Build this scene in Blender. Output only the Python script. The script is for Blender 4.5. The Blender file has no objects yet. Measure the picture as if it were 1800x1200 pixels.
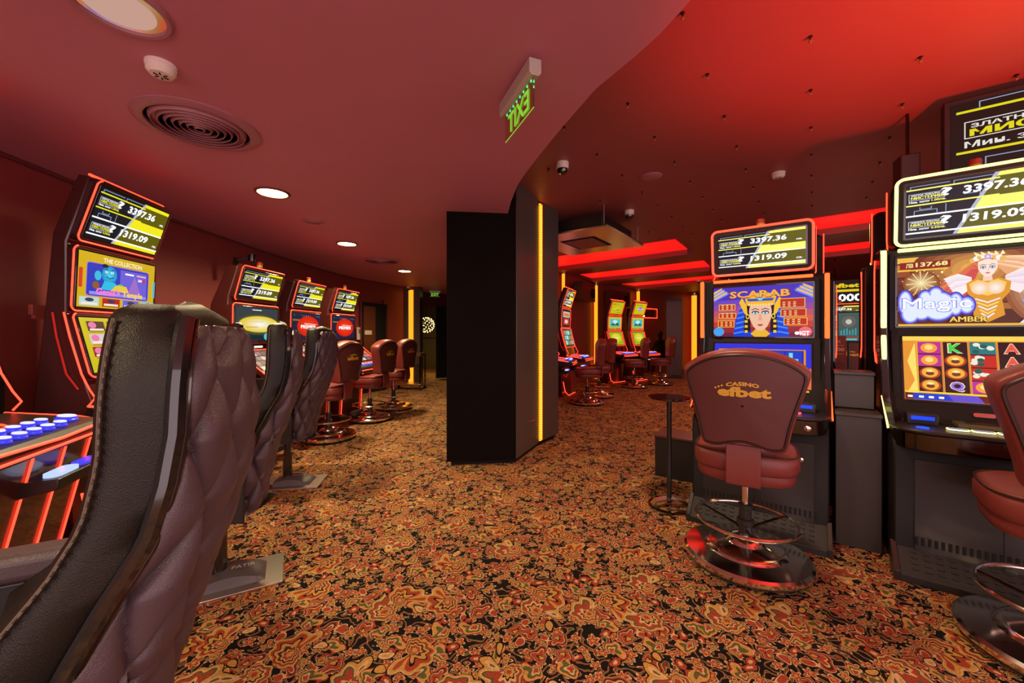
import bpy, bmesh, math, random
from mathutils import Vector, Matrix
R = math.radians
S = bpy.context.scene
COL = S.collection
# ---------------------------------------------------------------- camera, world, exposure
cam_data = bpy.data.cameras.new('camera'); cam = bpy.data.objects.new('camera', cam_data); COL.objects.link(cam)
cam.location = (0, 0, 1.25); cam.rotation_euler = (R(90), 0, 0)
cam_data.lens = 13.8; cam_data.sensor_width = 36; cam_data.shift_y = -12/1800
cam_data.clip_start = 0.02
S.camera = cam
S.view_settings.view_transform = 'Standard'; S.view_settings.look = 'None'
S.view_settings.exposure = 0.0; S.view_settings.gamma = 1.0; S.view_settings.use_curve_mapping = False
world = bpy.data.worlds.new('world'); S.world = world; world.use_nodes = True
bg = world.node_tree.nodes['Background']; bg.inputs[0].default_value = (1.0, 0.75, 0.78, 1); bg.inputs[1].default_value = 2.6

def lamp(name, kind, loc, energy, color, target=None, size=0.06, spot=150, blend=0.6):
    d = bpy.data.lights.new(name, kind); d.energy = energy; d.color = color
    if kind == 'SPOT':
        d.spot_size = R(spot); d.spot_blend = blend
    d.shadow_soft_size = size
    o = bpy.data.objects.new(name, d); COL.objects.link(o); o.location = loc
    if target:
        o.rotation_euler = (Vector(target)-Vector(loc)).to_track_quat('-Z', 'Y').to_euler()
    return o
ZL, ZR = 2.42, 2.75        # the two ceiling heights
WARM = (1.0, 0.80, 0.45)
DOWN = [(-1.40, 1.40), (-1.97, 3.23), (-2.12, 5.04), (-1.97, 7.2), (-1.4, -0.8), (-1.5, -2.4), (0.9, -1.2)]
for i, (x, y) in enumerate(DOWN):
    lamp('downlight_lamp', 'SPOT', (x, y, ZL-0.03), (40, 190, 220, 160, 150, 90, 110)[i], WARM, (x, y, 0), 0.08, 165, 0.8)
# added red and amber spots, standing in for unmodelled machines right of the frame
lamp('red_wash_standin', 'SPOT', (2.05, 0.75, 1.0), 270, (1.0, 0.028, 0.012), (2.15, 0.95, 2.75), 0.06, 106, 0.45)
lamp('amber_wash_standin', 'SPOT', (2.5, 0.6, 1.3), 120, (1.0, 0.22, 0.03), (2.4, 1.2, 2.75), 0.1, 80, 1.0)
lamp('room_spot', 'SPOT', (3.6, 7.2, ZR-0.03), 70, (1.0, 0.50, 0.32), (3.6, 7.2, 0), 0.1, 160, 0.8)
lamp('room_spot', 'SPOT', (2.2, 5.0, ZR-0.05), 80, (1.0, 0.50, 0.34), (1.9, 5.0, 0), 0.1, 150, 0.8)
lamp('room_spot', 'SPOT', (0.9, 2.2, ZR-0.05), 110, (1.0, 0.72, 0.46), (0.9, 2.3, 0), 0.1, 150, 0.8)
lamp('room_spot', 'SPOT', (5.2, 9.5, ZR-0.03), 70, (1.0, 0.42, 0.3), (5.2, 9.5, 0), 0.1, 160, 0.8)
lamp('room_spot', 'SPOT', (4.1, 4.6, ZR-0.05), 60, (1.0, 0.5, 0.35), (4.3, 5.4, 0), 0.1, 150, 0.8)  # added to brighten the stool in the gap, no fixture here
lamp('corridor_lamp', 'SPOT', (-2.9, 11.9, ZL-0.03), 150, (1.0, 0.75, 0.25), (-2.9, 11.9, 0), 0.1, 160, 0.8)

# ---------------------------------------------------------------- materials
MATS = {}
def mat(name, col=(.5, .5, .5), rough=.5, metal=0, em=None, es=1.0, bump=None, spec=.5, coat=0, var=0.0, alpha=1, trans=0):
    if name in MATS: return MATS[name]
    m = bpy.data.materials.new(name); m.use_nodes = True; nt = m.node_tree
    b = nt.nodes['Principled BSDF']
    b.inputs['Base Color'].default_value = (*col, 1); b.inputs['Roughness'].default_value = rough
    b.inputs['Metallic'].default_value = metal; b.inputs['Specular IOR Level'].default_value = spec
    b.inputs['Coat Weight'].default_value = coat
    if trans: b.inputs['Transmission Weight'].default_value = trans; b.inputs['IOR'].default_value = 1.1
    if em: b.inputs['Emission Color'].default_value = (*em, 1); b.inputs['Emission Strength'].default_value = es
    tc = nt.nodes.new('ShaderNodeTexCoord')
    if var:
        n = nt.nodes.new('ShaderNodeTexNoise'); n.inputs['Scale'].default_value = 3.0; n.inputs['Detail'].default_value = 4
        nt.links.new(tc.outputs['Object'], n.inputs['Vector'])
        mx = nt.nodes.new('ShaderNodeMix'); mx.data_type = 'RGBA'
        mx.inputs[6].default_value = (*[c*(1-var) for c in col], 1); mx.inputs[7].default_value = (*[min(1, c*(1+var)) for c in col], 1)
        nt.links.new(n.outputs['Fac'], mx.inputs[0]); nt.links.new(mx.outputs[2], b.inputs['Base Color'])
    if bump:
        kind, sc, st = bump
        if kind == 'leather':
            n = nt.nodes.new('ShaderNodeTexVoronoi'); n.feature = 'DISTANCE_TO_EDGE'; n.inputs['Scale'].default_value = sc
            out = n.outputs['Distance']
        else:
            n = nt.nodes.new('ShaderNodeTexNoise'); n.inputs['Scale'].default_value = sc; n.inputs['Detail'].default_value = 3
            out = n.outputs['Fac']
        mp = nt.nodes.new('ShaderNodeMapping')
        if kind == 'brushed': mp.inputs['Scale'].default_value = (1, 25, 1)
        nt.links.new(tc.outputs['Object'], mp.inputs[0]); nt.links.new(mp.outputs[0], n.inputs['Vector'])
        bp = nt.nodes.new('ShaderNodeBump'); bp.inputs['Strength'].default_value = st; bp.inputs['Distance'].default_value = .004
        nt.links.new(out, bp.inputs['Height']); nt.links.new(bp.outputs[0], b.inputs['Normal'])
    MATS[name] = m
    return m
def lin(r, g, b): return tuple(((c/255)/12.92 if c/255 <= .04045 else ((c/255+.055)/1.055)**2.4) for c in (r, g, b))
def em(r, g, b, s=1.0):                     # a self-lit colour of a screen, in display values
    n = 'lit_%d_%d_%d_%g' % (r, g, b, s)
    return mat(n, (0, 0, 0), .35, em=lin(r, g, b), es=s, spec=.3)
black_leather = mat('black_leather', (.012, .0085, .006), .42, bump=('leather', 340, .22), var=.1, spec=.28)
shell_leather = mat('quilted_leather', (.075, .046, .056), .42, bump=('leather', 300, .25))
stitch = mat('stitch_thread', (.11, .08, .06), .7, bump=('noise', 400, .5))
gloss_black = mat('gloss_black', (.012, .010, .010), .08, coat=.6, var=.1)
satin_black = mat('satin_black', (.016, .013, .012), .38, bump=('noise', 60, .04))
black_plastic = mat('black_plastic', (.02, .018, .018), .3, bump=('noise', 150, .06))
rubber = mat('rubber', (.012, .012, .012), .6, bump=('noise', 200, .2))
cabinet = mat('cabinet_grey', (.011, .010, .0095), .5, spec=.25, bump=('noise', 300, .05))
red_cabinet = mat('red_reflective_cabinet', (.06, .012, .010), .22, coat=.3, var=.15)
pillar_mat = mat('dark_wood_veneer', (.006, .0035, .0025), .7, bump=('brushed', 20, .05), var=.3, spec=.05)
pillar_side = mat('grey_brown_panel', (.085, .064, .056), .28, var=.1)
burgundy = mat('burgundy_leather', (.20, .034, .028), .38, bump=('leather', 320, .18), var=.12)
burgundy_dark = mat('burgundy_leather_back', (.105, .022, .020), .5, bump=('noise', 9, .6), var=.15)
piping_mat = mat('dark_piping', (.035, .012, .010), .3, var=.1)
gold_thread = mat('gold_thread', (.75, .42, .03), .45, bump=('noise', 500, .3))
chrome = mat('chrome', (.88, .83, .76), .13, 1, bump=('noise', 3, .02))
brushed = mat('brushed_steel', (.62, .57, .52), .3, 1, bump=('brushed', 8, .15))
dark_chrome = mat('dark_chrome', (.10, .085, .075), .09, 1, bump=('noise', 3, .02))
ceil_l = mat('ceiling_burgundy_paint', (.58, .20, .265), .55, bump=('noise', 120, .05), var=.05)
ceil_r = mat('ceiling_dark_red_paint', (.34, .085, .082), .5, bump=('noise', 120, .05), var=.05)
fascia_mat = mat('fascia_paint', (.05, .012, .012), .5, var=.1)
wall_mat = mat('wall_burgundy_paint', (.27, .040, .040), .5, bump=('noise', 90, .06), var=.08)
wall_dark = mat('wall_dark_panel', (.06, .022, .016), .4, bump=('noise', 90, .05), var=.1)
corr_mat = mat('corridor_panel', (.10, .065, .018), .5, var=.15)
trim_mat = mat('trim_paint', (.16, .03, .03), .45, var=.05)
vent_mat = mat('vent_paint', (.40, .15, .18), .4, var=.05)
void_mat = mat('void_black', (.004, .003, .003), .9, var=.1)
white_plastic = mat('white_plastic', (.85, .70, .62), .35, var=.03)
glass_dome = mat('smoked_dome', (.01, .008, .008), .03, coat=1, var=.1)
curtain_mat = mat('curtain_cloth', (.012, .010, .008), .9, bump=('noise', 30, .3))
NEON = mat('neon_red', (0, 0, 0), .5, em=(1, .036, .014), es=5.0)
NEON_CORE = mat('neon_red_bright', (0, 0, 0), .5, em=(1, .04, .018), es=4.2)
NEON_ORANGE = mat('neon_orange', (0, 0, 0), .5, em=(1, .075, .012), es=3.5)
NEON_YELLOW = mat('neon_yellow', (0, 0, 0), .5, em=(1, .86, .20), es=3.2)
AMBER = mat('amber_led', (0, 0, 0), .5, em=(1, .26, .010), es=2.0)
AMBER_DOT = mat('amber_led_dot', (0, 0, 0), .5, em=(1, .45, .03), es=5)
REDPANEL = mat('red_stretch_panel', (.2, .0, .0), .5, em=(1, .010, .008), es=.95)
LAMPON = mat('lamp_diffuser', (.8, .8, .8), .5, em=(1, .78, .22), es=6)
LAMPOFF = mat('lamp_frosted', (.62, .50, .46), .4, em=(.62, .45, .38), es=.35)  # faint glow put in, though this light is off
GREEN = mat('green_led', (0, 0, 0), .5, em=(.05, 1, .30), es=2.5)
GREENTXT = mat('green_letter', (.1, .4, .02), .5, em=(.22, .62, .04), es=.9)
ACRYL = mat('clear_acrylic', (.75, .5, .4), .05, trans=.95)
BULB = mat('chandelier_bulb', (0, 0, 0), .5, em=(1, .72, .25), es=5)

def carpet():
    m = bpy.data.materials.new('carpet_paisley'); m.use_nodes = True; nt = m.node_tree; N = nt.nodes; L = nt.links
    b = N['Principled BSDF']; b.inputs['Roughness'].default_value = .95; b.inputs['Specular IOR Level'].default_value = .15
    def mt(op, a, c=None, clamp=False):
        n = N.new('ShaderNodeMath'); n.operation = op; n.use_clamp = clamp
        for i, v in enumerate((a, c)):
            if v is None: continue
            if isinstance(v, (int, float)): n.inputs[i].default_value = v
            else: L.new(v, n.inputs[i])
        return n.outputs[0]
    tc = N.new('ShaderNodeTexCoord')
    nz = N.new('ShaderNodeTexNoise'); nz.inputs['Scale'].default_value = 7; nz.inputs['Detail'].default_value = 2
    L.new(tc.outputs['Object'], nz.inputs['Vector'])
    sub = N.new('ShaderNodeVectorMath'); sub.operation = 'SUBTRACT'; L.new(nz.outputs['Color'], sub.inputs[0]); sub.inputs[1].default_value = (.5, .5, .5)
    scl = N.new('ShaderNodeVectorMath'); scl.operation = 'SCALE'; L.new(sub.outputs[0], scl.inputs[0]); scl.inputs['Scale'].default_value = .07
    wp = N.new('ShaderNodeVectorMath'); wp.operation = 'ADD'; L.new(tc.outputs['Object'], wp.inputs[0]); L.new(scl.outputs[0], wp.inputs[1])
    OC = lambda r, g, bb: (*lin(r, g, bb), 1)
    BLK, RED, OCH, OLV, BEI, BRN = OC(22, 17, 15), OC(158, 66, 44), OC(190, 146, 74), OC(92, 90, 52), OC(208, 170, 124), OC(74, 42, 30)
    def ramp(fac, stops):
        r = N.new('ShaderNodeValToRGB'); r.color_ramp.interpolation = 'CONSTANT'
        e = r.color_ramp.elements
        while len(e) < len(stops): e.new(.5)
        for k, (p, c) in enumerate(stops): e[k].position = p; e[k].color = c
        L.new(fac, r.inputs[0]); return r.outputs[0]
    def flower(scale, off, rmax, petals, amp, palA, palB, rnd=.85, skew=0.0):
        mp = N.new('ShaderNodeMapping'); mp.inputs['Location'].default_value = (off, off*.7, 0); L.new(wp.outputs[0], mp.inputs[0])
        v = N.new('ShaderNodeTexVoronoi'); v.voronoi_dimensions = '2D'; v.inputs['Scale'].default_value = scale; v.inputs['Randomness'].default_value = rnd
        L.new(mp.outputs[0], v.inputs['Vector'])
        d = N.new('ShaderNodeVectorMath'); d.operation = 'SUBTRACT'; L.new(mp.outputs[0], d.inputs[0]); L.new(v.outputs['Position'], d.inputs[1])
        s = N.new('ShaderNodeSeparateXYZ'); L.new(d.outputs[0], s.inputs[0])
        sc = N.new('ShaderNodeSeparateColor'); L.new(v.outputs['Color'], sc.inputs[0])
        ang = mt('ADD', mt('ARCTAN2', s.outputs[1], s.outputs[0]), mt('MULTIPLY', sc.outputs[0], 6.28))
        rad = mt('DIVIDE', v.outputs['Distance'], rmax)
        # petals and, with skew, a comma shaped paisley hook
        pet = mt('ADD', 1.0, mt('MULTIPLY', mt('COSINE', mt('MULTIPLY', ang, petals)), amp))
        if skew:
            pet = mt('MULTIPLY', pet, mt('ADD', 1.0, mt('MULTIPLY', mt('SINE', mt('ADD', ang, mt('MULTIPLY', rad, 2.6))), skew)))
        q = mt('DIVIDE', rad, pet)
        colA = ramp(q, palA); colB = ramp(q, palB)
        mx = N.new('ShaderNodeMix'); mx.data_type = 'RGBA'; L.new(mt('GREATER_THAN', sc.outputs[1], .5), mx.inputs[0]); L.new(colA, mx.inputs[6]); L.new(colB, mx.inputs[7])
        return mx.outputs[2], mt('LESS_THAN', q, .995)
    def over(base, lay):
        mx = N.new('ShaderNodeMix'); mx.data_type = 'RGBA'; L.new(lay[1], mx.inputs[0]); L.new(base, mx.inputs[6]); L.new(lay[0], mx.inputs[7]); return mx.outputs[2]
    # scrolls: contour lines of noise
    n2 = N.new('ShaderNodeTexNoise'); n2.inputs['Scale'].default_value = 13; n2.inputs['Detail'].default_value = 1.5; L.new(wp.outputs[0], n2.inputs['Vector'])
    f2 = mt('FRACT', mt('MULTIPLY', n2.outputs['Fac'], 7.0))
    base = ramp(f2, [(0, BLK), (.60, BEI), (.64, RED), (.74, BRN), (.78, OLV), (.88, BEI), (.91, BLK)])
    small = flower(17, 3.1, .34, 5, .32, [(0, OCH), (.3, RED), (.75, BEI), (.97, BLK)], [(0, RED), (.25, OCH), (.55, BRN), (.75, BEI), (.97, BLK)])
    c = over(base, small)
    mid = flower(8.0, 7.7, .36, 5, .20, [(0, OCH), (.18, BLK), (.25, RED), (.5, BEI), (.56, BRN), (.7, RED), (.86, BEI), (.93, BLK)],
                 [(0, RED), (.2, BEI), (.3, OLV), (.5, OCH), (.7, BEI), (.76, RED), (.9, BLK)], skew=.62)
    c = over(c, mid)
    big = flower(3.3, 1.3, .26, 9, .14, [(0, OCH), (.12, RED), (.22, BEI), (.27, BRN), (.38, OCH), (.52, BLK), (.57, RED), (.74, OCH), (.88, BEI), (.95, BLK)],
                [(0, RED), (.14, OCH), (.26, BLK), (.32, BEI), (.42, RED), (.6, OLV), (.7, BEI), (.78, OCH), (.93, BLK)], rnd=.9, skew=.55)
    c = over(c, big)
    n3 = N.new('ShaderNodeTexNoise'); n3.inputs['Scale'].default_value = 140; n3.inputs['Detail'].default_value = 2; L.new(tc.outputs['Object'], n3.inputs['Vector'])
    mx = N.new('ShaderNodeMix'); mx.data_type = 'RGBA'; mx.blend_type = 'MULTIPLY'; mx.inputs[0].default_value = .55
    L.new(c, mx.inputs[6]); g = N.new('ShaderNodeValToRGB'); g.color_ramp.elements[0].color = (.35, .35, .35, 1); g.color_ramp.elements[0].position = .3; g.color_ramp.elements[1].position = .65
    L.new(n3.outputs['Fac'], g.inputs[0]); L.new(g.outputs[0], mx.inputs[7]); L.new(mx.outputs[2], b.inputs['Base Color'])
    bp = N.new('ShaderNodeBump'); bp.inputs['Strength'].default_value = .5; bp.inputs['Distance'].default_value = .006
    L.new(n3.outputs['Fac'], bp.inputs['Height']); L.new(bp.outputs[0], b.inputs['Normal'])
    return m
CARPET = carpet()

# ---------------------------------------------------------------- mesh builder
class MB:
    def __init__(s): s.v = []; s.f = []; s.mi = []; s.mats = []; s.M = None
    def slot(s, m):
        if m not in s.mats: s.mats.append(m)
        return s.mats.index(m)
    def add(s, vs, fs, m, M=None):
        k = len(s.v); i = s.slot(m)
        for p in vs:
            p = Vector(p)
            if M is not None: p = M @ p
            if s.M is not None: p = s.M @ p
            s.v.append(p)
        for f in fs: s.f.append([a+k for a in f]); s.mi.append(i)
        return s
    def box(s, x0, x1, y0, y1, z0, z1, m, M=None):
        vs = [(x, y, z) for z in (z0, z1) for y in (y0, y1) for x in (x0, x1)]
        return s.add(vs, [(0, 2, 3, 1), (4, 5, 7, 6), (0, 1, 5, 4), (2, 6, 7, 3), (0, 4, 6, 2), (1, 3, 7, 5)], m, M)
    def prism(s, pts, a, b, m, axis='z', M=None):
        n = len(pts)
        def P(p, t): return {'z': (p[0], p[1], t), 'x': (t, p[0], p[1]), 'y': (p[0], t, p[1])}[axis]
        vs = [P(p, a) for p in pts]+[P(p, b) for p in pts]
        fs = [tuple(range(n))[::-1], tuple(range(n, 2*n))]+[(i, (i+1) % n, (i+1) % n+n, i+n) for i in range(n)]
        return s.add(vs, fs, m, M)
    def lathe(s, prof, m, c=(0, 0, 0), n=32, M=None):
        vs = []; fs = []; k = len(prof)
        for i in range(n):
            a = 2*math.pi*i/n
            for r, z in prof: vs.append((c[0]+r*math.cos(a), c[1]+r*math.sin(a), c[2]+z))
        for i in range(n):
            j = (i+1) % n
            for q in range(k-1): fs.append((i*k+q, j*k+q, j*k+q+1, i*k+q+1))
        if prof[0][0] > 1e-5: fs.append(tuple(i*k for i in range(n))[::-1])
        if prof[-1][0] > 1e-5: fs.append(tuple(i*k+k-1 for i in range(n)))
        return s.add(vs, fs, m, M)
    def tube(s, path, r, m, closed=False, n=8, M=None, flat=1.0):
        P = [Vector(p) for p in path]; k = len(P); vs = []; fs = []
        up = None
        for i in range(k):
            if closed: t = P[(i+1) % k]-P[i-1]
            else: t = P[min(i+1, k-1)]-P[max(i-1, 0)]
            t.normalize()
            if up is None:
                up = Vector((0, 0, 1)) if abs(t.z) < .9 else Vector((0, 1, 0))
            a = t.cross(up)
            if a.length < 1e-4: a = t.orthogonal()
            a.normalize(); b2 = a.cross(t).normalized(); up = b2
            for j in range(n):
                th = 2*math.pi*(j+.5)/n
                vs.append(P[i]+a*math.cos(th)*r+b2*math.sin(th)*r*flat)
        for i in range(k if closed else k-1):
            i2 = (i+1) % k
            for j in range(n):
                j2 = (j+1) % n; fs.append((i*n+j, i*n+j2, i2*n+j2, i2*n+j))
        if not closed: fs += [tuple(range(n))[::-1], tuple(range((k-1)*n, k*n))]
        return s.add(vs, fs, m, M)
    def grid(s, rows, m, M=None, closed_u=False):
        nr = len(rows); nc = len(rows[0]); vs = [p for r in rows for p in r]; fs = []
        for i in range(nr-1):
            for j in range(nc if closed_u else nc-1):
                j2 = (j+1) % nc
                fs.append((i*nc+j, i*nc+j2, (i+1)*nc+j2, (i+1)*nc+j))
        return s.add(vs, fs, m, M)
    def build(s, name, parent=None, smooth=35, bevel=0, seg=2, weld=False):
        me = bpy.data.meshes.new(name); me.from_pydata([tuple(p) for p in s.v], [], s.f)
        for m in s.mats: me.materials.append(m)
        me.polygons.foreach_set('material_index', s.mi); me.validate(); me.update()
        bm = bmesh.new(); bm.from_mesh(me)
        if weld: bmesh.ops.remove_doubles(bm, verts=bm.verts, dist=1e-5)
        if bevel: bmesh.ops.recalc_face_normals(bm, faces=bm.faces)
        bm.to_mesh(me); bm.free()
        if smooth:
            me.polygons.foreach_set('use_smooth', [True]*len(me.polygons)); me.set_sharp_from_angle(angle=R(smooth))
        o = bpy.data.objects.new(name, me); COL.objects.link(o)
        if bevel:
            md = o.modifiers.new('bevel', 'BEVEL'); md.width = bevel; md.segments = seg; md.limit_method = 'ANGLE'; md.angle_limit = R(40)
        if parent is not None: o.parent = parent
        return o
def empty(name, loc=(0, 0, 0), rz=0, label=None, cat=None, group=None, scale=1):
    o = bpy.data.objects.new(name, None); COL.objects.link(o); o.location = loc; o.rotation_euler = (0, 0, R(rz)); o.empty_display_size = .1
    o.scale = (scale,)*3
    return tag(o, label, cat, group)
def tag(o, label=None, cat=None, group=None, kind=None):
    for k, v in (('label', label), ('category', cat), ('group', group), ('kind', kind)):
        if v: o[k] = v
    return o
def struct(mb, name, **k): return tag(mb.build(name, **k), kind='structure')
def kids(o): return [c for c in list(bpy.data.objects) if c.parent == o]
def copy_tree(o, parent=None):
    c = o.copy(); COL.objects.link(c); c.parent = parent
    for ch in kids(o): copy_tree(ch, c)
    return c
def rrect(w, h, r, n=5, cx=0, cy=0):
    pts = []
    for (sx, sy, a0) in ((1, 1, 0), (-1, 1, 90), (-1, -1, 180), (1, -1, 270)):
        for i in range(n+1):
            a = R(a0+90*i/n); pts.append((cx+sx*(w/2-r)+r*math.cos(a), cy+sy*(h/2-r)+r*math.sin(a)))
    return pts
def frame_mat(bottom, top):
    """panel frame: u = local x, v = along the panel upwards, n = towards the player; bottom/top = (y, z)"""
    v = Vector((0, top[0]-bottom[0], top[1]-bottom[1])); h = v.length; v.normalize()
    n = Vector((1, 0, 0)).cross(v)
    M = Matrix(((1, 0, n.x, 0), (0, v.y, n.y, bottom[0]), (0, v.z, n.z, bottom[1]), (0, 0, 0, 1)))
    return M, h
# ---------------------------------------------------------------- screens: pictures laid out in coordinates 0..1 of the panel
_txt = {}
def text_mesh(s, bold=.02):
    if 'M' in s or 'М' in s: bold = 0
    k = (s, bold)
    if k not in _txt:
        c = bpy.data.curves.new('t', 'FONT'); c.body = s; c.size = 1; c.offset = bold; c.resolution_u = 2
        o = bpy.data.objects.new('t', c); me = bpy.data.meshes.new_from_object(o)
        vs = [v.co.copy() for v in me.vertices]; fs = [tuple(p.vertices) for p in me.polygons]
        x0 = min(v.x for v in vs); x1 = max(v.x for v in vs); y0 = min(v.y for v in vs); y1 = max(v.y for v in vs)
        vs = [((v.x-x0)/(x1-x0), (v.y-y0)/(y1-y0)) for v in vs]
        bpy.data.objects.remove(o); bpy.data.curves.remove(c); bpy.data.meshes.remove(me)
        _txt[k] = (vs, fs)
    return _txt[k]
class Canvas:
    def __init__(s, W, H): s.W = W; s.H = H; s.q = 1; s.mb = MB(); s.k = 0
    def _z(s): s.k += 1; return .0006+.00012*s.k
    def poly(s, pts, m):
        pts = [(x*s.q, y) for x, y in pts]
        for ax, lim, sg in ((0, 0, 1), (0, 1, -1), (1, 0, 1), (1, 1, -1)):
            out = []
            for a, b in zip(pts, pts[1:]+pts[:1]):
                ia, ib = (a[ax]-lim)*sg >= 0, (b[ax]-lim)*sg >= 0
                if ia: out.append(a)
                if ia != ib:
                    t = (lim-a[ax])/(b[ax]-a[ax]); out.append((a[0]+(b[0]-a[0])*t, a[1]+(b[1]-a[1])*t))
            pts = out
            if len(pts) < 3: return
        z = s._z(); s.mb.add([((x-.5)*s.W, y*s.H, z) for x, y in pts], [tuple(range(len(pts)))], m)
    def rect(s, x0, y0, x1, y1, m): s.poly([(x0, y0), (x1, y0), (x1, y1), (x0, y1)], m)
    def ell(s, cx, cy, rx, ry, m, n=24, a0=0, a1=360):
        s.poly([(cx+rx*math.cos(R(a0+(a1-a0)*i/n)), cy+ry*math.sin(R(a0+(a1-a0)*i/n))) for i in range(n+(a1-a0 < 360))], m)
    def line(s, pts, w, m):
        z = s._z(); a = s.W/s.H; pts = [(x*s.q, y) for x, y in pts]
        for (x0, y0), (x1, y1) in zip(pts, pts[1:]):
            dx, dy = (x1-x0)*a, y1-y0; l = math.hypot(dx, dy) or 1; nx, ny = -dy/l*w/2/a, dx/l*w/2
            ex, ey = dx/l*w/2/a, dy/l*w/2
            s.mb.add([((x-.5)*s.W, y*s.H, z) for x, y in ((x0+nx-ex, y0+ny-ey), (x1+nx+ex, y1+ny+ey), (x1-nx+ex, y1-ny+ey), (x0-nx-ex, y0-ny-ey))], [(3, 2, 1, 0)], m)
    def glow(s, cx, cy, rx, ry, c0, c1, n=9):
        for k in range(n):
            t = k/(n-1); q = 1-t*.92
            s.ell(cx, cy, rx*q, ry*q, em(*[int(a+(b-a)*t) for a, b in zip(c0, c1)]), 28)
    def ring(s, x0, y0, x1, y1, w, m): s.line([(x0, y0), (x1, y0), (x1, y1), (x0, y1), (x0, y0)], w, m)
    def text(s, t, x0, y0, x1, y1, m, bold=.02, slant=0):
        vs, fs = text_mesh(t, bold); z = s._z(); x0 *= s.q; x1 *= s.q
        s.mb.add([((x0+(x1-x0)*x+slant*y*(y1-y0)-.5)*s.W, (y0+(y1-y0)*y)*s.H, z) for x, y in vs], fs, m)
        if ('M' in t or 'М' in t) and bold > .012:
            z = s._z(); d = (x1-x0)*.05/len(t)*bold/.02
            for q in (-d, d): s.mb.add([((x0+q+(x1-x0)*x+slant*y*(y1-y0)-.5)*s.W, (y0+(y1-y0)*y)*s.H, z) for x, y in vs], fs, m)
    def build(s, name, parent, M):
        s.mb.M = None
        for i, p in enumerate(s.mb.v): s.mb.v[i] = M @ p
        return s.mb.build(name, parent, smooth=0)
W_ = em(250, 250, 250, 1.3); YEL = em(235, 225, 30, 1.1); OLIVE = em(98, 92, 10); NAVY = em(22, 24, 34); WIRE = em(150, 165, 200); GREY = em(185, 190, 205)
PALE = em(255, 244, 110, 1.15)
def jackpot(c, yel=YEL):
    c.rect(0, 0, 1, 1, NAVY)
    sl = lambda y: .36+.26*y
    c.poly([(sl(0), 0), (1, 0), (1, 1), (sl(1), 1)], OLIVE)
    for a, b in ((.93, 1.), (.40, .60), (0.0, .08)): c.poly([(sl(a), a), (1, a), (1, b), (sl(b), b)], yel)
    c.poly([(sl(0)-.03, 0), (sl(0), 0), (sl(1), 1), (sl(1)-.03, 1)], GREY)
    for pts in (((.03, .90), (.03, .96), (.3, .96)), ((.33, .91), (.33, .965), (.6, .965)), ((.06, .43), (.06, .5), (.22, .5), (.22, .44)), ((.28, .44), (.28, .57)), ((.5, .62), (.5, .82), (.62, .82)), ((.1, .56), (.1, .52), (.18, .52), (.18, .56)), ((.4, .7), (.48, .7), (.48, .78))):
        c.line(pts, .012, WIRE)
    for y, m in ((.885, yel), (.595, yel)): c.rect(.0, y, .62, y+.025, m)
    for y in (.395, .07): c.rect(.0, y, 1, y+.028, W_)
    for y, t, b in ((.66, '3397.36', '1.00лв.'), (.15, '1319.09', '0.50лв.')):
        c.text(t, .39, y+.04, .80, y+.19, W_, .03, .04)
        c.ring(.02, y+.045, .27, y+.155, .012, GREY)
        c.text('?', .24, y+.06, .32, y+.21, W_, .03)
        c.text('ЗЛАТНА ЛОКАЛНА' if y > .5 else 'СРЕБЪРНА ЛОКАЛНА', .035, y+.115, .24, y+.145, W_, .02)
        c.text('МИСТЕРИЯ', .035, y+.06, .25, y+.108, yel, .025)
        c.text('Мин. залог', .02, y-.01, .17, y+.03, W_, .02)
        c.text(b, .18, y-.01, .28, y+.03, yel, .03)
        c.text('лв.', .9, y+.0, .97, y+.04, W_, .02)
def jackpot_pale(c): jackpot(c, PALE)
def mystery_big(c):
    c.rect(0, 0, 1, 1, em(20, 18, 14)); Y = em(225, 215, 30); WW = em(225, 225, 215)
    for y in (.90, .52): c.rect(.02, y, 1, y+.022, Y)
    c.rect(.02, .37, 1, .39, WW); c.rect(.02, .02, 1, .04, WW)
    for y, t, b in ((.64, 'ЗЛАТНА ЛОКАЛНА', '1.00лв.'), (.12, 'СРЕБЪРНА ЛОКАЛНА', '0.50лв.')):
        c.ring(.05, y+.02, .62, y+.17, .008, WW); c.text('?', .57, y+.02, .72, y+.25, WW, .03)
        c.text(t, .07, y+.11, .56, y+.15, WW, .03); c.text('МИСТЕРИЯ', .07, y+.035, .58, y+.10, Y, .025)
        c.text('Мин. залог', .05, y-.07, .40, y-.01, WW, .02); c.text(b, .42, y-.07, .66, y-.01, Y, .03)
    for pts in (((.1, .93), (.1, .98), (.5, .98)), ((.6, .93), (.6, .99), (.9, .99)), ((.12, .40), (.12, .46), (.4, .46), (.4, .41)), ((.5, .41), (.5, .51)), ((.25, .51), (.25, .48), (.35, .48), (.35, .51))): c.line(pts, .008, WIRE)
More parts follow.
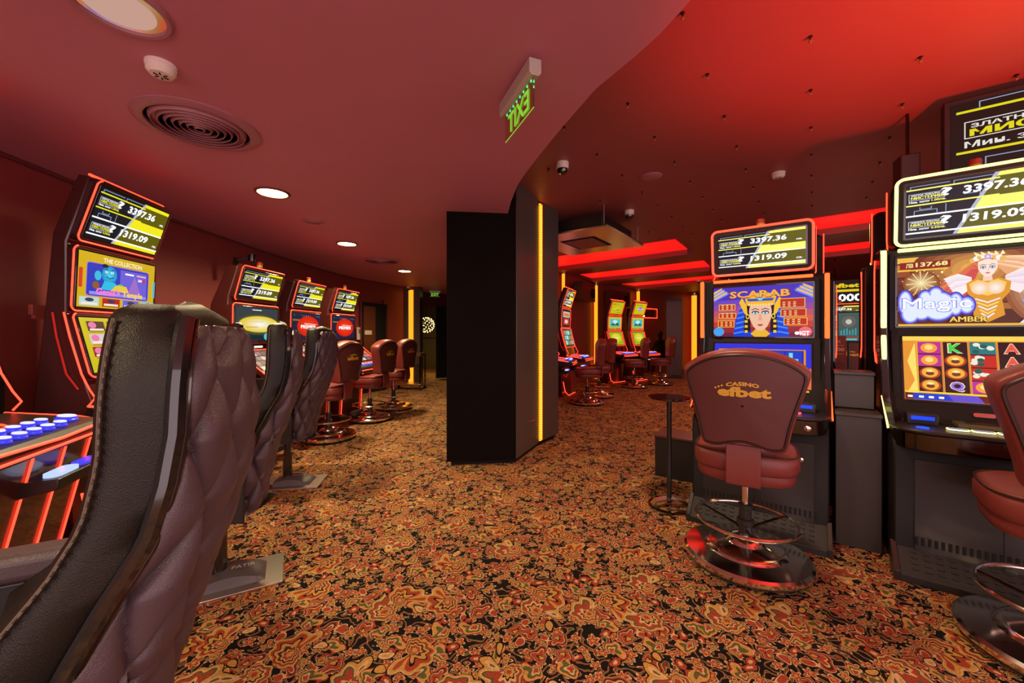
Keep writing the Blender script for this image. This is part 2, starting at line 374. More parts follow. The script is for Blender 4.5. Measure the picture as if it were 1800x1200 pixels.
def scarab(c):
    c.rect(0, 0, 1, 1, em(70, 50, 190)); 
    for k, q in enumerate(((110, 70, 190), (150, 70, 160), (190, 80, 110), (215, 90, 70), (195, 60, 50), (150, 40, 50), (110, 30, 60))): c.rect(0, 0, 1, .74-.11*k, em(*q))
    c.mb.f; 
    for sx in (0, 1):
        f = (lambda x: x) if not sx else (lambda x: 1-x)
        for k in range(6): c.poly([(f(.0), .72+.03*k), (f(.16-.015*k), .86+.02*k), (f(.17-.015*k), .90+.02*k), (f(0), .77+.03*k)], em(250, 190, 70) if k % 2 else em(120, 150, 255))
        c.poly([(f(.22), .0), (f(.24), .35), (f(.33), .72), (f(.42), .72), (f(.38), .3), (f(.42), 0)], em(20, 60, 210))
        for k in range(6): c.poly([(f(.22+.012*k), .05+.1*k), (f(.36), .1+.1*k), (f(.36), .13+.1*k), (f(.22+.012*k), .08+.1*k)], em(60, 140, 250))
        c.poly([(f(.33), .1), (f(.34), .6), (f(.40), .7), (f(.40), .1)], em(14, 14, 26))
        c.poly([(f(.28), .68), (f(.34), .45), (f(.37), .42), (f(.36), .62), (f(.31), .78)], em(245, 190, 40))
        c.ell(f(.37), .4, .02, .05, em(250, 210, 60)); c.ell(f(.37), .4, .012, .03, em(20, 20, 40))
        for k in range(3): c.rect(min(f(.34), f(.37)), .08+.1*k, max(f(.34), f(.37)), .13+.1*k, em(250, 200, 50))
    c.poly([(.44, .0), (.56, .0), (.545, .3), (.455, .3)], em(205, 140, 110))
    c.poly([(.40, .06), (.46, .16), (.54, .16), (.60, .06), (.56, -.0), (.44, 0)], em(235, 180, 50))
    c.poly([(.40, .66), (.385, .5), (.395, .34), (.43, .2), (.47, .13), (.5, .115), (.53, .13), (.57, .2), (.605, .34), (.615, .5), (.60, .66)], em(240, 190, 160))
    for x in (.45, .55):
        c.ell(x, .475, .038, .036, em(70, 40, 70)); c.ell(x, .465, .028, .022, em(235, 245, 250)); c.ell(x, .465, .013, .022, em(60, 150, 160)); c.line([(x-.035, .53), (x, .555), (x+.035, .53)], .014, em(60, 30, 25))
    c.poly([(.49, .44), (.51, .44), (.52, .32), (.48, .32)], em(225, 165, 135))
    c.poly([(.465, .235), (.49, .25), (.5, .244), (.51, .25), (.535, .235), (.5, .205)], em(195, 50, 60))
    c.poly([(.36, .62), (.64, .62), (.66, .78), (.58, .86), (.42, .86), (.34, .78)], em(245, 180, 45))
    c.poly([(.38, .70), (.62, .70), (.64, .75), (.36, .75)], em(30, 80, 200))
    for k in range(9): c.ell(.385+.029*k, .63, .01, .022, em(255, 225, 120))
    c.ell(.5, .76, .03, .05, em(120, 210, 240))
    c.text('SCARAB', .17, .76, .80, .92, em(120, 50, 20), .045); c.text('SCARAB', .18, .775, .79, .91, em(250, 175, 70), .03)
    for (x0, y0, x1, y1) in ((.06, .53, .24, .66), (.06, .37, .25, .48), (.05, .19, .23, .33), (.69, .55, .93, .73), (.70, .38, .94, .53), (.73, .22, .95, .36)):
        c.rect(x0, y0, x1, y1, em(245, 190, 60)); c.rect(x0+.008, y0+.012, x1-.008, y1-.012, em(190, 40, 25))
        for k in range(3):
            for j in range(3): c.rect(x0+.03+.05*k, y0+.025+.035*j, x0+.055+.05*k, y0+.042+.035*j, em(250, 215, 130))
    for x, m in ((.03, em(70, 160, 240)), (.9, em(240, 110, 120))): c.ell(x+.03, .1, .06, .09, m)
    c.text('IGT', .88, .03, .97, .11, W_, .03); c.ell(.855, .07, .022, .03, W_)
def blue_reels(c):
    c.rect(0, 0, 1, 1, em(40, 50, 215)); c.poly([(0, 0), (1, 0), (1, .5), (.6, .35), (.3, .5), (0, .3)], em(230, 110, 60))
    c.rect(.05, .06, .95, .88, em(230, 140, 30)); c.rect(.07, .09, .93, .86, em(20, 40, 170))
    for k in range(5):
        x = .08+.17*k; c.rect(x, .1, x+.155, .85, em(24, 60, 200))
        for j in range(3):
            y = .13+.245*j; q = (k*3+j) % 4
            if q == 0: c.rect(x+.01, y, x+.145, y+.2, em(240, 200, 50)); c.ell(x+.077, y+.1, .05, .07, em(190, 120, 20))
            elif q == 1: c.text('Q', x+.03, y+.02, x+.12, y+.19, em(240, 120, 170), .06)
            elif q == 2: c.text('L', x+.03, y+.02, x+.12, y+.19, em(120, 220, 240), .06)
            else: c.ell(x+.077, y+.1, .055, .08, em(220, 60, 50))
    c.rect(0, 0, 1, .05, em(20, 16, 30)); c.rect(.86, .01, .98, .045, em(240, 190, 60))
def magic(c):
    random.seed(4); c.q = .82
    c.rect(0, 0, 1.25, 1, em(84, 30, 18))
    for k in range(8): c.rect(0, .92-.1*k, 1.25, 1-.1*k, em(*((238, 186, 70), (210, 130, 44), (150, 70, 30), (110, 44, 24), (92, 34, 22), (96, 36, 30), (120, 50, 24), (170, 100, 40))[k]))
    c.glow(.60, .78, .50, .42, (120, 50, 26), (250, 190, 90), 8)
    c.glow(1.08, .52, .28, .52, (150, 80, 40), (255, 250, 238), 10)
    c.rect(.02, .83, .42, .93, em(140, 24, 12)); c.rect(.0, .80, .4, .82, em(245, 200, 60)); c.text('ЛВ', .07, .85, .13, .91, em(250, 235, 150), .03); c.text('137,68', .15, .845, .40, .92, em(250, 235, 150), .03)
    for k in range(40):
        x, y = random.uniform(.02, .5), random.uniform(.42, .8); q = random.uniform(.003, .011); c.ell(x, y, q, q*2, em(255, 225, 150), 8)
    c.glow(.19, .62, .15, .17, (140, 70, 26), (255, 246, 190), 8)
    for k in range(12): c.poly([(.19, .62), (.19+.12*math.cos(k*.53), .62+.17*math.sin(k*.53)), (.19+.12*math.cos(k*.53+.08), .62+.17*math.sin(k*.53+.08))], em(255, 240, 170))
    # hair
    for k in range(14):
        a = (.62-.004*k, .92-.012*k); c.poly([a, (.52-.012*k, .80-.03*k), (.40-.016*k, .70-.035*k), (.33-.01*k, .54-.02*k), (.43, .62-.03*k), (.55, .72-.02*k), (.63, .78)], em(236-9*(k % 5), 150-12*(k % 5)-3*k, 66+4*(k % 3)))
    for k in range(12): c.poly([(.72, .93-.01*k), (.84+.01*k, .92-.02*k), (1.0, .90-.035*k), (1.1, .82-.04*k), (1.02, .84-.045*k), (.86, .80-.02*k), (.74, .80)], em(252-6*(k % 4), 214-16*(k % 4), 176-20*(k % 4)))
    # feathered sleeves and gown
    for k in range(7):
        c.poly([(.57, .66-.012*k), (.47-.006*k, .72-.035*k), (.36+.012*k, .66-.035*k), (.42+.01*k, .58-.03*k), (.56, .56-.01*k)], em(252-8*(k % 3), 238-10*(k % 3), 236))
        c.poly([(.80, .66-.012*k), (.90+.006*k, .74-.035*k), (1.0-.008*k, .80-.045*k), (.96-.01*k, .60-.03*k), (.82, .54-.01*k)], em(250-8*(k % 3), 232-10*(k % 3), 232))
    c.poly([(.53, .58), (.60, .64), (.68, .60), (.76, .64), (.84, .58), (.83, .44), (.78, .34), (.80, .14), (.68, .04), (.58, .14), (.59, .34), (.54, .44)], em(226, 150, 30))
    c.poly([(.55, .57), (.61, .62), (.68, .58), (.75, .62), (.81, .57), (.79, .46), (.68, .40), (.57, .46)], em(252, 204, 80))
    c.glow(.625, .505, .062, .085, (246, 206, 170), (255, 246, 236), 5); c.glow(.735, .505, .062, .085, (246, 206, 170), (255, 246, 236), 5)
    for k in range(5): c.line([(.60+.01*k, .36-.05*k), (.68, .31-.05*k), (.76-.01*k, .36-.05*k)], .018, em(255, 216, 110) if k % 2 else em(240, 236, 244))
    c.poly([(.645, .60), (.715, .60), (.708, .70), (.652, .70)], em(246, 206, 180))
    c.poly([(.612, .86), (.614, .76), (.64, .69), (.665, .66), (.68, .655), (.695, .66), (.72, .69), (.746, .76), (.748, .86), (.68, .90)], em(255, 228, 212))
    for x in (.648, .712):
        c.ell(x, .782, .021, .020, em(96, 50, 60)); c.ell(x, .779, .016, .014, em(250, 250, 255)); c.ell(x, .779, .008, .014, em(50, 130, 210)); c.line([(x-.022, .812), (x, .824), (x+.022, .814)], .007, em(140, 76, 40))
    c.line([(.682, .775), (.686, .735), (.677, .73)], .005, em(226, 170, 150)); c.poly([(.660, .708), (.673, .716), (.68, .712), (.687, .716), (.70, .708), (.68, .694)], em(226, 70, 96))
    for k in range(9): c.ell(.575+.026*k, .885+.055*math.sin(math.pi*k/8), .024, .035, em(252, 246, 250) if k % 2 else em(236, 184, 96), 12)
    for k in range(5): c.poly([(.60+.04*k, .93), (.58+.05*k, 1.0), (.64+.04*k, .95)], em(255, 236, 180))
    c.glow(.68, .925, .025, .035, (200, 150, 220), (255, 255, 255), 4)
    for k in range(6): c.line([(.90+.05*k, .02), (1.02-.02*k, .22+.02*k), (1.22, .26-.03*k)], .03, em(214-14*k, 224-12*k, 246))
    # wordmark
    B = ((.06, .34, .055, .17), (.10, .18, .07, .13), (.19, .24, .08, .15), (.22, .40, .05, .10), (.32, .28, .13, .20), (.30, .46, .05, .08), (.45, .30, .055, .15), (.53, .28, .055, .11))
    for o_, m in ((.014, em(70, 60, 190)), (.0, em(150, 164, 245)), (-.012, em(226, 236, 255))):
        for x, y, rx, ry in B: c.ell(x, y, rx+o_, ry+o_*1.7, m, 22)
    c.text('Magic', .035, .19, .565, .41, em(130, 140, 235), .03); c.text('Magic', .04, .20, .56, .40, W_, .012)
    c.text('AMBER', .40, .05, .68, .13, em(90, 40, 20), .03); c.text('AMBER', .405, .055, .675, .125, em(250, 215, 90), .015)
    c.rect(0, 0, 1.25, .03, em(235, 180, 60))
def reels(c):
    random.seed(8); c.q = .95
    c.rect(0, 0, 1.06, 1, em(240, 170, 50)); c.rect(.0, .93, 1, 1, em(255, 215, 90)); c.rect(0, .1, .1, .93, em(235, 150, 50)); c.poly([(.02, .1), (.08, .3), (.03, .6), (.09, .9), (.1, .1)], em(255, 225, 110))
    for k in range(5):
        x = .11+.18*k; c.rect(x, .12, x+.165, .91, em(52, 14, 20)); c.rect(x+.167, .12, x+.177, .91, em(225, 130, 60))
        for j in range(4):
            y = .14+.195*j; q = ('ggpp', 'Qggk', 'prrt', 'qAAA', 'ggpp')[k][j]
            if q == 'p': c.rect(x, y, x+.165, y+.18, em(190, 50, 150)); c.ell(x+.08, y+.09, .06, .075, em(250, 160, 60)); c.ell(x+.08, y+.10, .03, .04, em(255, 225, 140))
            elif q == 'g':
                c.ell(x+.08, y+.09, .075, .09, em(190, 60, 20)); c.ell(x+.08, y+.095, .058, .075, em(240, 180, 60)); c.ell(x+.08, y+.08, .03, .03, em(130, 50, 30)); c.ell(x+.08, y+.12, .025, .02, em(255, 235, 150))
            elif q in 'rt':
                c.rect(x, y, x+.165, y+.18, em(200, 40, 30) if q == 'r' else em(30, 120, 130))
                for z in range(7): c.ell(x+random.uniform(.02, .14), y+random.uniform(.03, .15), .025, .03, em(240, 235, 215) if z % 3 else em(30, 90, 80), 8)
            else:
                mm = {'k': em(60, 210, 70), 'A': em(240, 90, 70), 'Q': em(150, 110, 230), 'q': em(150, 110, 230)}[q]
                c.text(q.upper(), x+.03, y+.01, x+.135, y+.165, em(250, 225, 190), .045); c.text(q.upper(), x+.038, y+.02, x+.127, y+.155, mm, .04)
    c.rect(0, .11, 1, .13, em(250, 220, 60)); c.rect(0, 0, 1, .10, em(110, 20, 20)); c.rect(.06, 0, .42, .10, em(30, 60, 200)); c.poly([(.3, .1), (.5, .1), (.54, 0), (.34, 0)], em(100, 80, 210))
    for x in (.02, .1, .17, .24): c.rect(x, .03, x+.035, .06, W_)
def lobby(c):
    Y = em(214, 176, 24); c.rect(0, 0, 1, 1, Y)
    c.text('THE COLLECTION', .28, .86, .80, .95, em(250, 235, 190), .04)
    for m, d in ((em(190, 110, 220), 0), (em(50, 60, 190), .014)):
        c.poly([(x*.5+.5, y*.5+.52) for x, y in rrect(1.64-2*d, 1.24-3*d, .08)], m)
    c.rect(.5, .30, .88, .78, em(110, 95, 215)); c.rect(.13, .24, .88, .30, em(150, 140, 235)); c.poly([(.6, .3), (.7, .7), (.8, .3)], em(160, 110, 200))
    c.glow(.36, .64, .095, .17, (30, 150, 210), (80, 220, 240), 5); c.poly([(.26, .35), (.3, .52), (.44, .5), (.48, .35)], em(50, 190, 225)); c.ell(.22, .6, .04, .09, em(60, 190, 220)); c.ell(.2, .42, .04, .07, em(150, 90, 40))
    for x in (.32, .39): c.ell(x, .69, .018, .02, W_); c.ell(x, .69, .008, .012, em(10, 20, 40))
    c.line([(.32, .6), (.36, .57), (.41, .6)], .015, em(10, 50, 90)); c.ell(.30, .80, .04, .035, em(20, 30, 50)); c.line([(.30, .745), (.335, .735)], .014, em(10, 40, 70)); c.line([(.375, .735), (.41, .745)], .014, em(10, 40, 70)); c.ell(.5, .44, .05, .05, em(120, 210, 80)); c.rect(.56, .70, .68, .73, W_); c.rect(.72, .70, .86, .73, em(240, 180, 200))
    c.poly([(.38, .34), (.62, .34), (.58, .46), (.44, .46)], em(235, 200, 70))
    c.text("Genie's", .20, .24, .50, .38, em(235, 130, 215), .06); c.text('Temple', .53, .22, .82, .36, em(245, 205, 110), .05)
    c.text('20', .74, .60, .80, .65, W_, .03); c.rect(.8, .6, .85, .65, em(220, 40, 40))
    for k, m in enumerate((em(190, 215, 215), em(190, 40, 30), em(110, 100, 220), em(120, 200, 230))):
        x = .02+.26*k; c.rect(x, .03, x+.22, .19, m); c.rect(x+.02, .05, x+.2, .09, em(240, 235, 210)); c.ell(x+.11, .14, .05, .035, em(60, 60, 90))
    c.rect(.0, .35, .04, .7, em(220, 60, 40)); c.rect(.97, .3, 1, .65, em(60, 190, 220))
def lobby_grid(c):
    c.rect(0, 0, 1, 1, em(208, 190, 30))
    for j in range(3):
        for k in range(4):
            x = .06+.235*k; y = .28+.235*j; m = (em(150, 20, 30), em(30, 160, 90), em(80, 40, 30), em(215, 200, 205))[(k*2+j*(3-k)) % 4]
            c.rect(x, y, x+.20, y+.18, m); c.ell(x+.06, y+.11, .045, .06, em(235, 120, 170)); c.rect(x+.02, y+.01, x+.18, y+.045, em(245, 235, 225)); c.rect(x+.01, y-.03, x+.17, y-.012, em(190, 110, 40))
    c.rect(.05, .04, .30, .13, em(130, 110, 20)); c.rect(.1, .16, .26, .19, W_); c.rect(.13, .065, .2, .1, W_)
def planet(c):
    c.rect(0, 0, 1, 1, em(52, 62, 70)); c.rect(0, 0, 1, .3, em(16, 40, 50))
    c.glow(.52, .5, .56, .34, (60, 66, 50), (226, 196, 50), 8); c.glow(.54, .5, .48, .25, (230, 200, 60), (248, 252, 255), 8)
    c.rect(.28, .56, .62, .58, em(250, 190, 170)); c.rect(.22, .40, .5, .42, em(240, 120, 90)); c.rect(.0, .47, .12, .53, em(250, 250, 245)); c.ell(.72, .12, .08, .12, em(90, 190, 200), 9); c.rect(.36, .92, .58, .94, W_)
def premier(c):
    c.rect(0, 0, 1, 1, em(30, 34, 62)); c.glow(.55, .5, .47, .47, (50, 28, 56), (150, 26, 30), 4); c.glow(.55, .5, .40, .40, (214, 36, 14), (250, 76, 34), 7)
    c.poly([(.40, .57), (.84, .57), (.88, .60), (.40, .63)], em(250, 170, 160)); c.text('PREMIER', .28, .42, .82, .55, W_, .03)
    for k in range(12): c.rect(.05+.08*k, .9+.03*math.sin(k), .06+.08*k, .93, em(180, 200, 230))
    c.rect(0, .7, .22, .76, em(150, 110, 40))
def paytable(c):
    random.seed(3); c.rect(0, 0, 1, 1, em(50, 30, 40))
    for j in range(5):
        for k in range(8): c.rect(.02+.122*k, .03+.195*j, .125+.122*k, .17+.195*j, random.choice((em(225, 190, 180), em(200, 120, 110), em(235, 225, 220), em(130, 90, 110), em(90, 60, 70))))
def sale(c):
    c.rect(0, 0, 1, 1, em(198, 186, 20)); c.rect(.08, .79, .3, .84, em(120, 100, 10)); c.rect(.34, .79, .58, .83, em(200, 120, 20)); c.poly([(.1, .3), (.5, .5), (.9, .45), (.5, .6)], em(236, 226, 120)); c.ell(.62, .36, .16, .06, em(150, 170, 20)); c.rect(.52, .1, .92, .16, em(220, 120, 20)); c.line([(.4, .55), (.85, .52)], .02, em(170, 80, 20))
def sale2(c):
    c.rect(0, 0, 1, 1, em(204, 192, 20)); c.rect(.12, .80, .34, .85, em(120, 100, 10)); c.rect(.4, .80, .64, .85, em(110, 60, 20)); c.ell(.52, .5, .26, .17, em(190, 90, 200)); c.ell(.52, .5, .3, .1, em(160, 210, 220)); c.rect(.40, .48, .64, .62, em(205, 90, 225)); c.rect(.5, .1, .92, .15, em(220, 150, 20))
def meadow(c):
    c.rect(0, 0, 1, 1, em(215, 190, 40)); c.rect(.1, .2, .9, .86, em(70, 190, 195)); c.ell(.5, .62, .2, .16, em(190, 230, 230)); c.poly([(.15, .35), (.35, .55), (.5, .4), (.68, .6), (.86, .35)], em(40, 90, 60)); c.rect(.15, .22, .85, .32, em(120, 190, 60)); c.rect(0, .02, .5, .15, em(200, 120, 50)); c.rect(.55, .02, .97, .15, em(225, 80, 60))
def lime(c):
    c.rect(0, 0, 1, 1, em(160, 175, 30)); c.ell(.5, .55, .4, .36, em(205, 205, 40)); c.ell(.5, .6, .28, .24, em(222, 214, 60)); c.rect(.34, .50, .66, .56, em(236, 240, 190))
def slots(c):
    c.rect(0, 0, 1, 1, em(24, 30, 40)); c.rect(.1, .55, .9, .9, em(190, 190, 180)); c.rect(.15, .1, .85, .5, em(200, 50, 40)); c.ell(.5, .3, .2, .12, em(240, 200, 190)); c.rect(.2, .62, .8, .8, em(225, 120, 60))
def slots_green(c):
    c.rect(0, 0, 1, 1, em(30, 70, 60)); 
    for j in range(3):
        for k in range(4): c.rect(.06+.23*k, .08+.3*j, .25+.23*k, .33+.3*j, (em(200, 225, 215), em(60, 170, 120), em(220, 120, 90), em(120, 200, 200))[(k+j*3) % 4])
def sign200(c):
    c.rect(0, 0, 1, 1, em(14, 16, 16)); c.text('efbet', .45, .7, .95, .9, em(235, 200, 20), .04); c.rect(.4, .52, 1, .62, em(235, 200, 20)); c.text('200 000', .06, .08, 1.0, .42, W_, .03); c.ell(.25, .74, .1, .12, em(170, 150, 20), 8)
# ---------------------------------------------------------------- machines
def rim(w, h, r, o=0): return rrect(w+2*o, h+2*o, r, 5, 0, h/2)
def panel_unit(root, kind, bottom, top, w, paint, led, thick=.07, margin=.03, ledr=.005, corner=.035, back=cabinet, sides='all', screen='screen', frame=True):
    """one display: housing (bezel), screen and light rim, child of the machine"""
    M, h = frame_mat(bottom, top)
    hb = MB(); pts = rim(w, h, corner, margin)
    hb.prism(pts, -thick, -.004, back, M=M); hb.prism(rim(w, h, .01, .012), -.006, 0.0, gloss_black, M=M)
    house = hb.build(kind, root, bevel=.004)
    c = Canvas(w, h); paint(c); c.build(screen, house, M)
    if led is not None:
        lb = MB(); pp = [(x, y, -.004) for x, y in rim(w, h, corner, margin-.004)]
        if sides == 'lower left': pp = pp[7:20]
        if sides == 'upper left': pp = pp[3:17]
        lb.tube(pp, ledr, led, closed=sides == 'all', n=6, M=M); lb.build('light_rim', house)
    return house
def tower(root, y, z, sc=1):
    a = MB(); a.lathe([(.03, 0), (.03, .02)], black_plastic, (0, y, z), 16); a.lathe([(.026, .02), (.026, .045)], mat('tower_yellow', (.5, .35, .02), .3, var=.1), (0, y, z), 16); a.lathe([(.027, .045), (.027, .07), (.02, .078)], mat('tower_red', (.4, .03, .02), .3, var=.1), (0, y, z), 16)
    return a.build('signal_lamp', root)
def side_profile(root, pts, x, led, name='side_light', r=.007):
    a = MB(); a.tube([(x, y, z) for y, z in pts], r*.7, led, n=6); return a.build(name, root)
def button(root, x, y, z, r=.022, blue=True, M=None):
    a = MB(); a.lathe([(r*1.15, 0), (r*1.15, .006), (r, .010), (r, .018)], em(60, 60, 225, 1.2) if blue else chrome, (x, y, z), 16, M=M); a.lathe([(r*.95, .018), (r*.9, .022), (.0, .024)], em(228, 232, 255, 1.1), (x, y, z), 16, M=M)
    return a.build('button', root)
def curved_machine(label, loc, rz, group, paints=(jackpot, lobby, lobby_grid), scale=1, name='slot_machine', legs=False, sides='lower left'):
    root = empty(name, loc, rz, label, 'slot machine', group, scale)
    w = .60
    # body: hugging the arc of the screens
    prof = [(-.52, .70), (-.50, .78), (-.16, .82), (-.11, 1.00), (-.02, 1.36), (-.02, 1.80), (-.14, 2.19), (-.08, 2.20), (.05, 1.85), (.09, 1.4), (.14, .9), (.24, .0), (-.05, .0), (-.12, .35), (-.20, .70)]
    b = MB(); b.prism([(y+.012, z) for y, z in prof[2:12]]+[(-.05, 0), (-.02, .5), (-.10, .76)], -.335, .335, red_cabinet, 'x'); b.build('body', root, bevel=.008)
    d = MB(); d.prism([(-.52, .715), (-.525, .76), (-.50, .785), (-.14, .835), (-.10, .72), (-.3, .70)], -.36, .36, satin_black, 'x'); deck = d.build('button_deck', root, bevel=.01)
    e = MB(); e.tube([(-.36, -.14, .83), (-.365, -.40, .795), (-.34, -.515, .77), (0, -.535, .765), (.34, -.515, .77), (.365, -.40, .795), (.36, -.14, .83)], .007, NEON_CORE, n=6); e.build('light_rim', deck)
    e = MB(); e.tube([(-.30, -.10, 2.212), (.30, -.10, 2.212)], .008, NEON, n=6); e.build('ceiling_glow_tube', root)  # unseen tube added behind the topper to redden the ceiling
    panel_unit(root, 'topper', (-.055, 1.845), (-.155, 2.15), .56, paints[0], NEON_CORE, margin=.035, back=red_cabinet, sides=sides)
    panel_unit(root, 'upper_display', (-.03, 1.42), (-.045, 1.76), w, paints[1], NEON_CORE, margin=.03, back=red_cabinet, sides=sides)
    panel_unit(root, 'main_display', (-.125, 1.02), (-.04, 1.355), w, paints[2], NEON_CORE, margin=.03, back=red_cabinet, sides=sides)
    for sx in (-1, 1): side_profile(root, [(-.03, 1.38), (-.06, 1.24), (-.12, 1.02), (-.16, .93), (-.19, .88), (-.16, .84)], sx*.375, NEON_CORE)
    for sx in (-1, 1): side_profile(root, [(.04, 1.38), (.02, 1.24), (-.03, 1.02), (-.09, .93)], sx*.36, mat('neon_dim', (0, 0, 0), .5, em=(1, .02, .01), es=.5))
    s = MB(); s.tube([(-.335, -.53, .735), (.335, -.53, .735)], .006, NEON_CORE, n=6); s.build('deck_light', root)
    if legs:
        kp = MB(); kp.prism([(-.46, .71), (-.30, .0), (-.06, .0), (-.12, .71)], -.345, .345, red_cabinet, 'x'); kp.build('knee_panel', root, bevel=.006)
    for x in ((-.24, -.03, .16, .335) if legs else ()):
        s = MB(); s.tube([(x, -.462, .695), (x, -.325, .09)], .0045, NEON_CORE, n=6); s.build('leg_light', root)
    if not legs:
        s = MB(); s.tube([(-.30, -.06, .30), (-.30, -.10, .10), (-.26, -.16, .03), (.30, -.16, .03)], .007, NEON, n=6); s.build('foot_light', root)
    # footwell tray, tray lights and ash shelf
    o_ = -.13 if legs else 0
    t = MB(); t.prism([(-.42+o_, .56), (-.42+o_, .605), (-.12+o_, .59), (-.12+o_, .50)], -.05, .33, satin_black, 'x'); t.build('tray', root, bevel=.006)
    t = MB(); t.prism(rrect(.15, .06, .028, 5, .06, -.37+o_), .603, .618, em(190, 210, 255, 1.1)); t.prism(rrect(.13, .06, .028, 5, .22, -.37+o_), .603, .615, em(70, 70, 235, 1.1)); t.build('tray_lights', root)
    M, h = frame_mat((-.50, .787), (-.14, .837))
    for k in range(5):
        for j in range(2): button(deck, -.16+.075*k+.02*j, .05+.075*j, .0, M=M)
    button(deck, .26, .09, 0, .034, M=M)
    c = MB(); c.prism(rrect(.22, .09, .03, 5, -.1, .24), 0, .012, gloss_black, M=M); c.box(-.17, -.06, .22, .26, .012, .02, em(30, 60, 235, 1.2), M=M); c.build('bill_acceptor', deck)
    c = MB(); c.tube([(x, y, .006) for x, y in rrect(.34, .16, .07, 6, -.08, .24)], .005, NEON, closed=True, n=6, M=M); c.build('deck_outline_light', deck)
    return root
def tall_machine(label, loc, rz, group, paints, led=NEON, scale=1, tw=.55, name='slot_machine'):
    """topper, one big display, sloped pay display and deck (the row along the left wall)"""
    root = empty(name, loc, rz, label, 'slot machine', group, scale)
    b = MB(); b.prism([(.04, 1.12), (.05, 1.50), (.04, 1.62), (-.05, 1.90), (.05, 1.92), (.22, 1.55), (.30, 1.1), (.36, 0), (-.10, 0), (-.14, .55), (-.10, .78)], -.335, .335, red_cabinet, 'x'); b.build('body', root, bevel=.008)
    panel_unit(root, 'topper', (-.01, 1.62), (-.085, 1.88), tw, paints[0], led, margin=.04, back=red_cabinet, sides='upper left')
    tower(root, -.02, 1.92)
    panel_unit(root, 'main_display', (.0, 1.19), (-.005, 1.525), .60, paints[1], led, margin=.035, back=red_cabinet, sides='upper left')
    lg = MB(); M, h = frame_mat((-.006, 1.125), (-.006, 1.15)); lg.prism(rrect(.12, .02, .006), .001, .004, W_, M=M); lg.build('maker_badge', root)
    panel_unit(root, 'pay_display', (-.34, .86), (-.05, 1.08), .58, paints[2], led, margin=.035, back=red_cabinet, thick=.05)
    for sx in (-1, 1): side_profile(root, [(-.05, 1.11), (-.38, .84), (-.45, .78), (-.42, .72)], sx*.35, led)
    d = MB(); d.prism([(-.46, .70), (-.48, .76), (-.45, .80), (-.34, .84), (-.12, .84), (-.12, .72)], -.36, .36, satin_black, 'x'); deck = d.build('button_deck', root, bevel=.01)
    M, h = frame_mat((-.465, .79), (-.35, .83))
    for k in range(6): button(deck, -.22+.085*k, .05, .004, .02, M=M)
    e = MB(); e.tube([(-.35, -.482, .74), (.35, -.482, .74)], .006, led, n=6); e.build('deck_light', root)
    for x in (-.28, .28):
        s = MB(); s.tube([(x, -.16, .66), (x, -.12, .08)], .006, led, n=6); s.build('leg_light', root)
    f = MB(); f.prism([(-.14, 0), (-.14, .05), (-.11, .09), (-.10, 0)], -.33, .33, rubber, 'x'); f.build('footrest', root, bevel=.005)
    return root
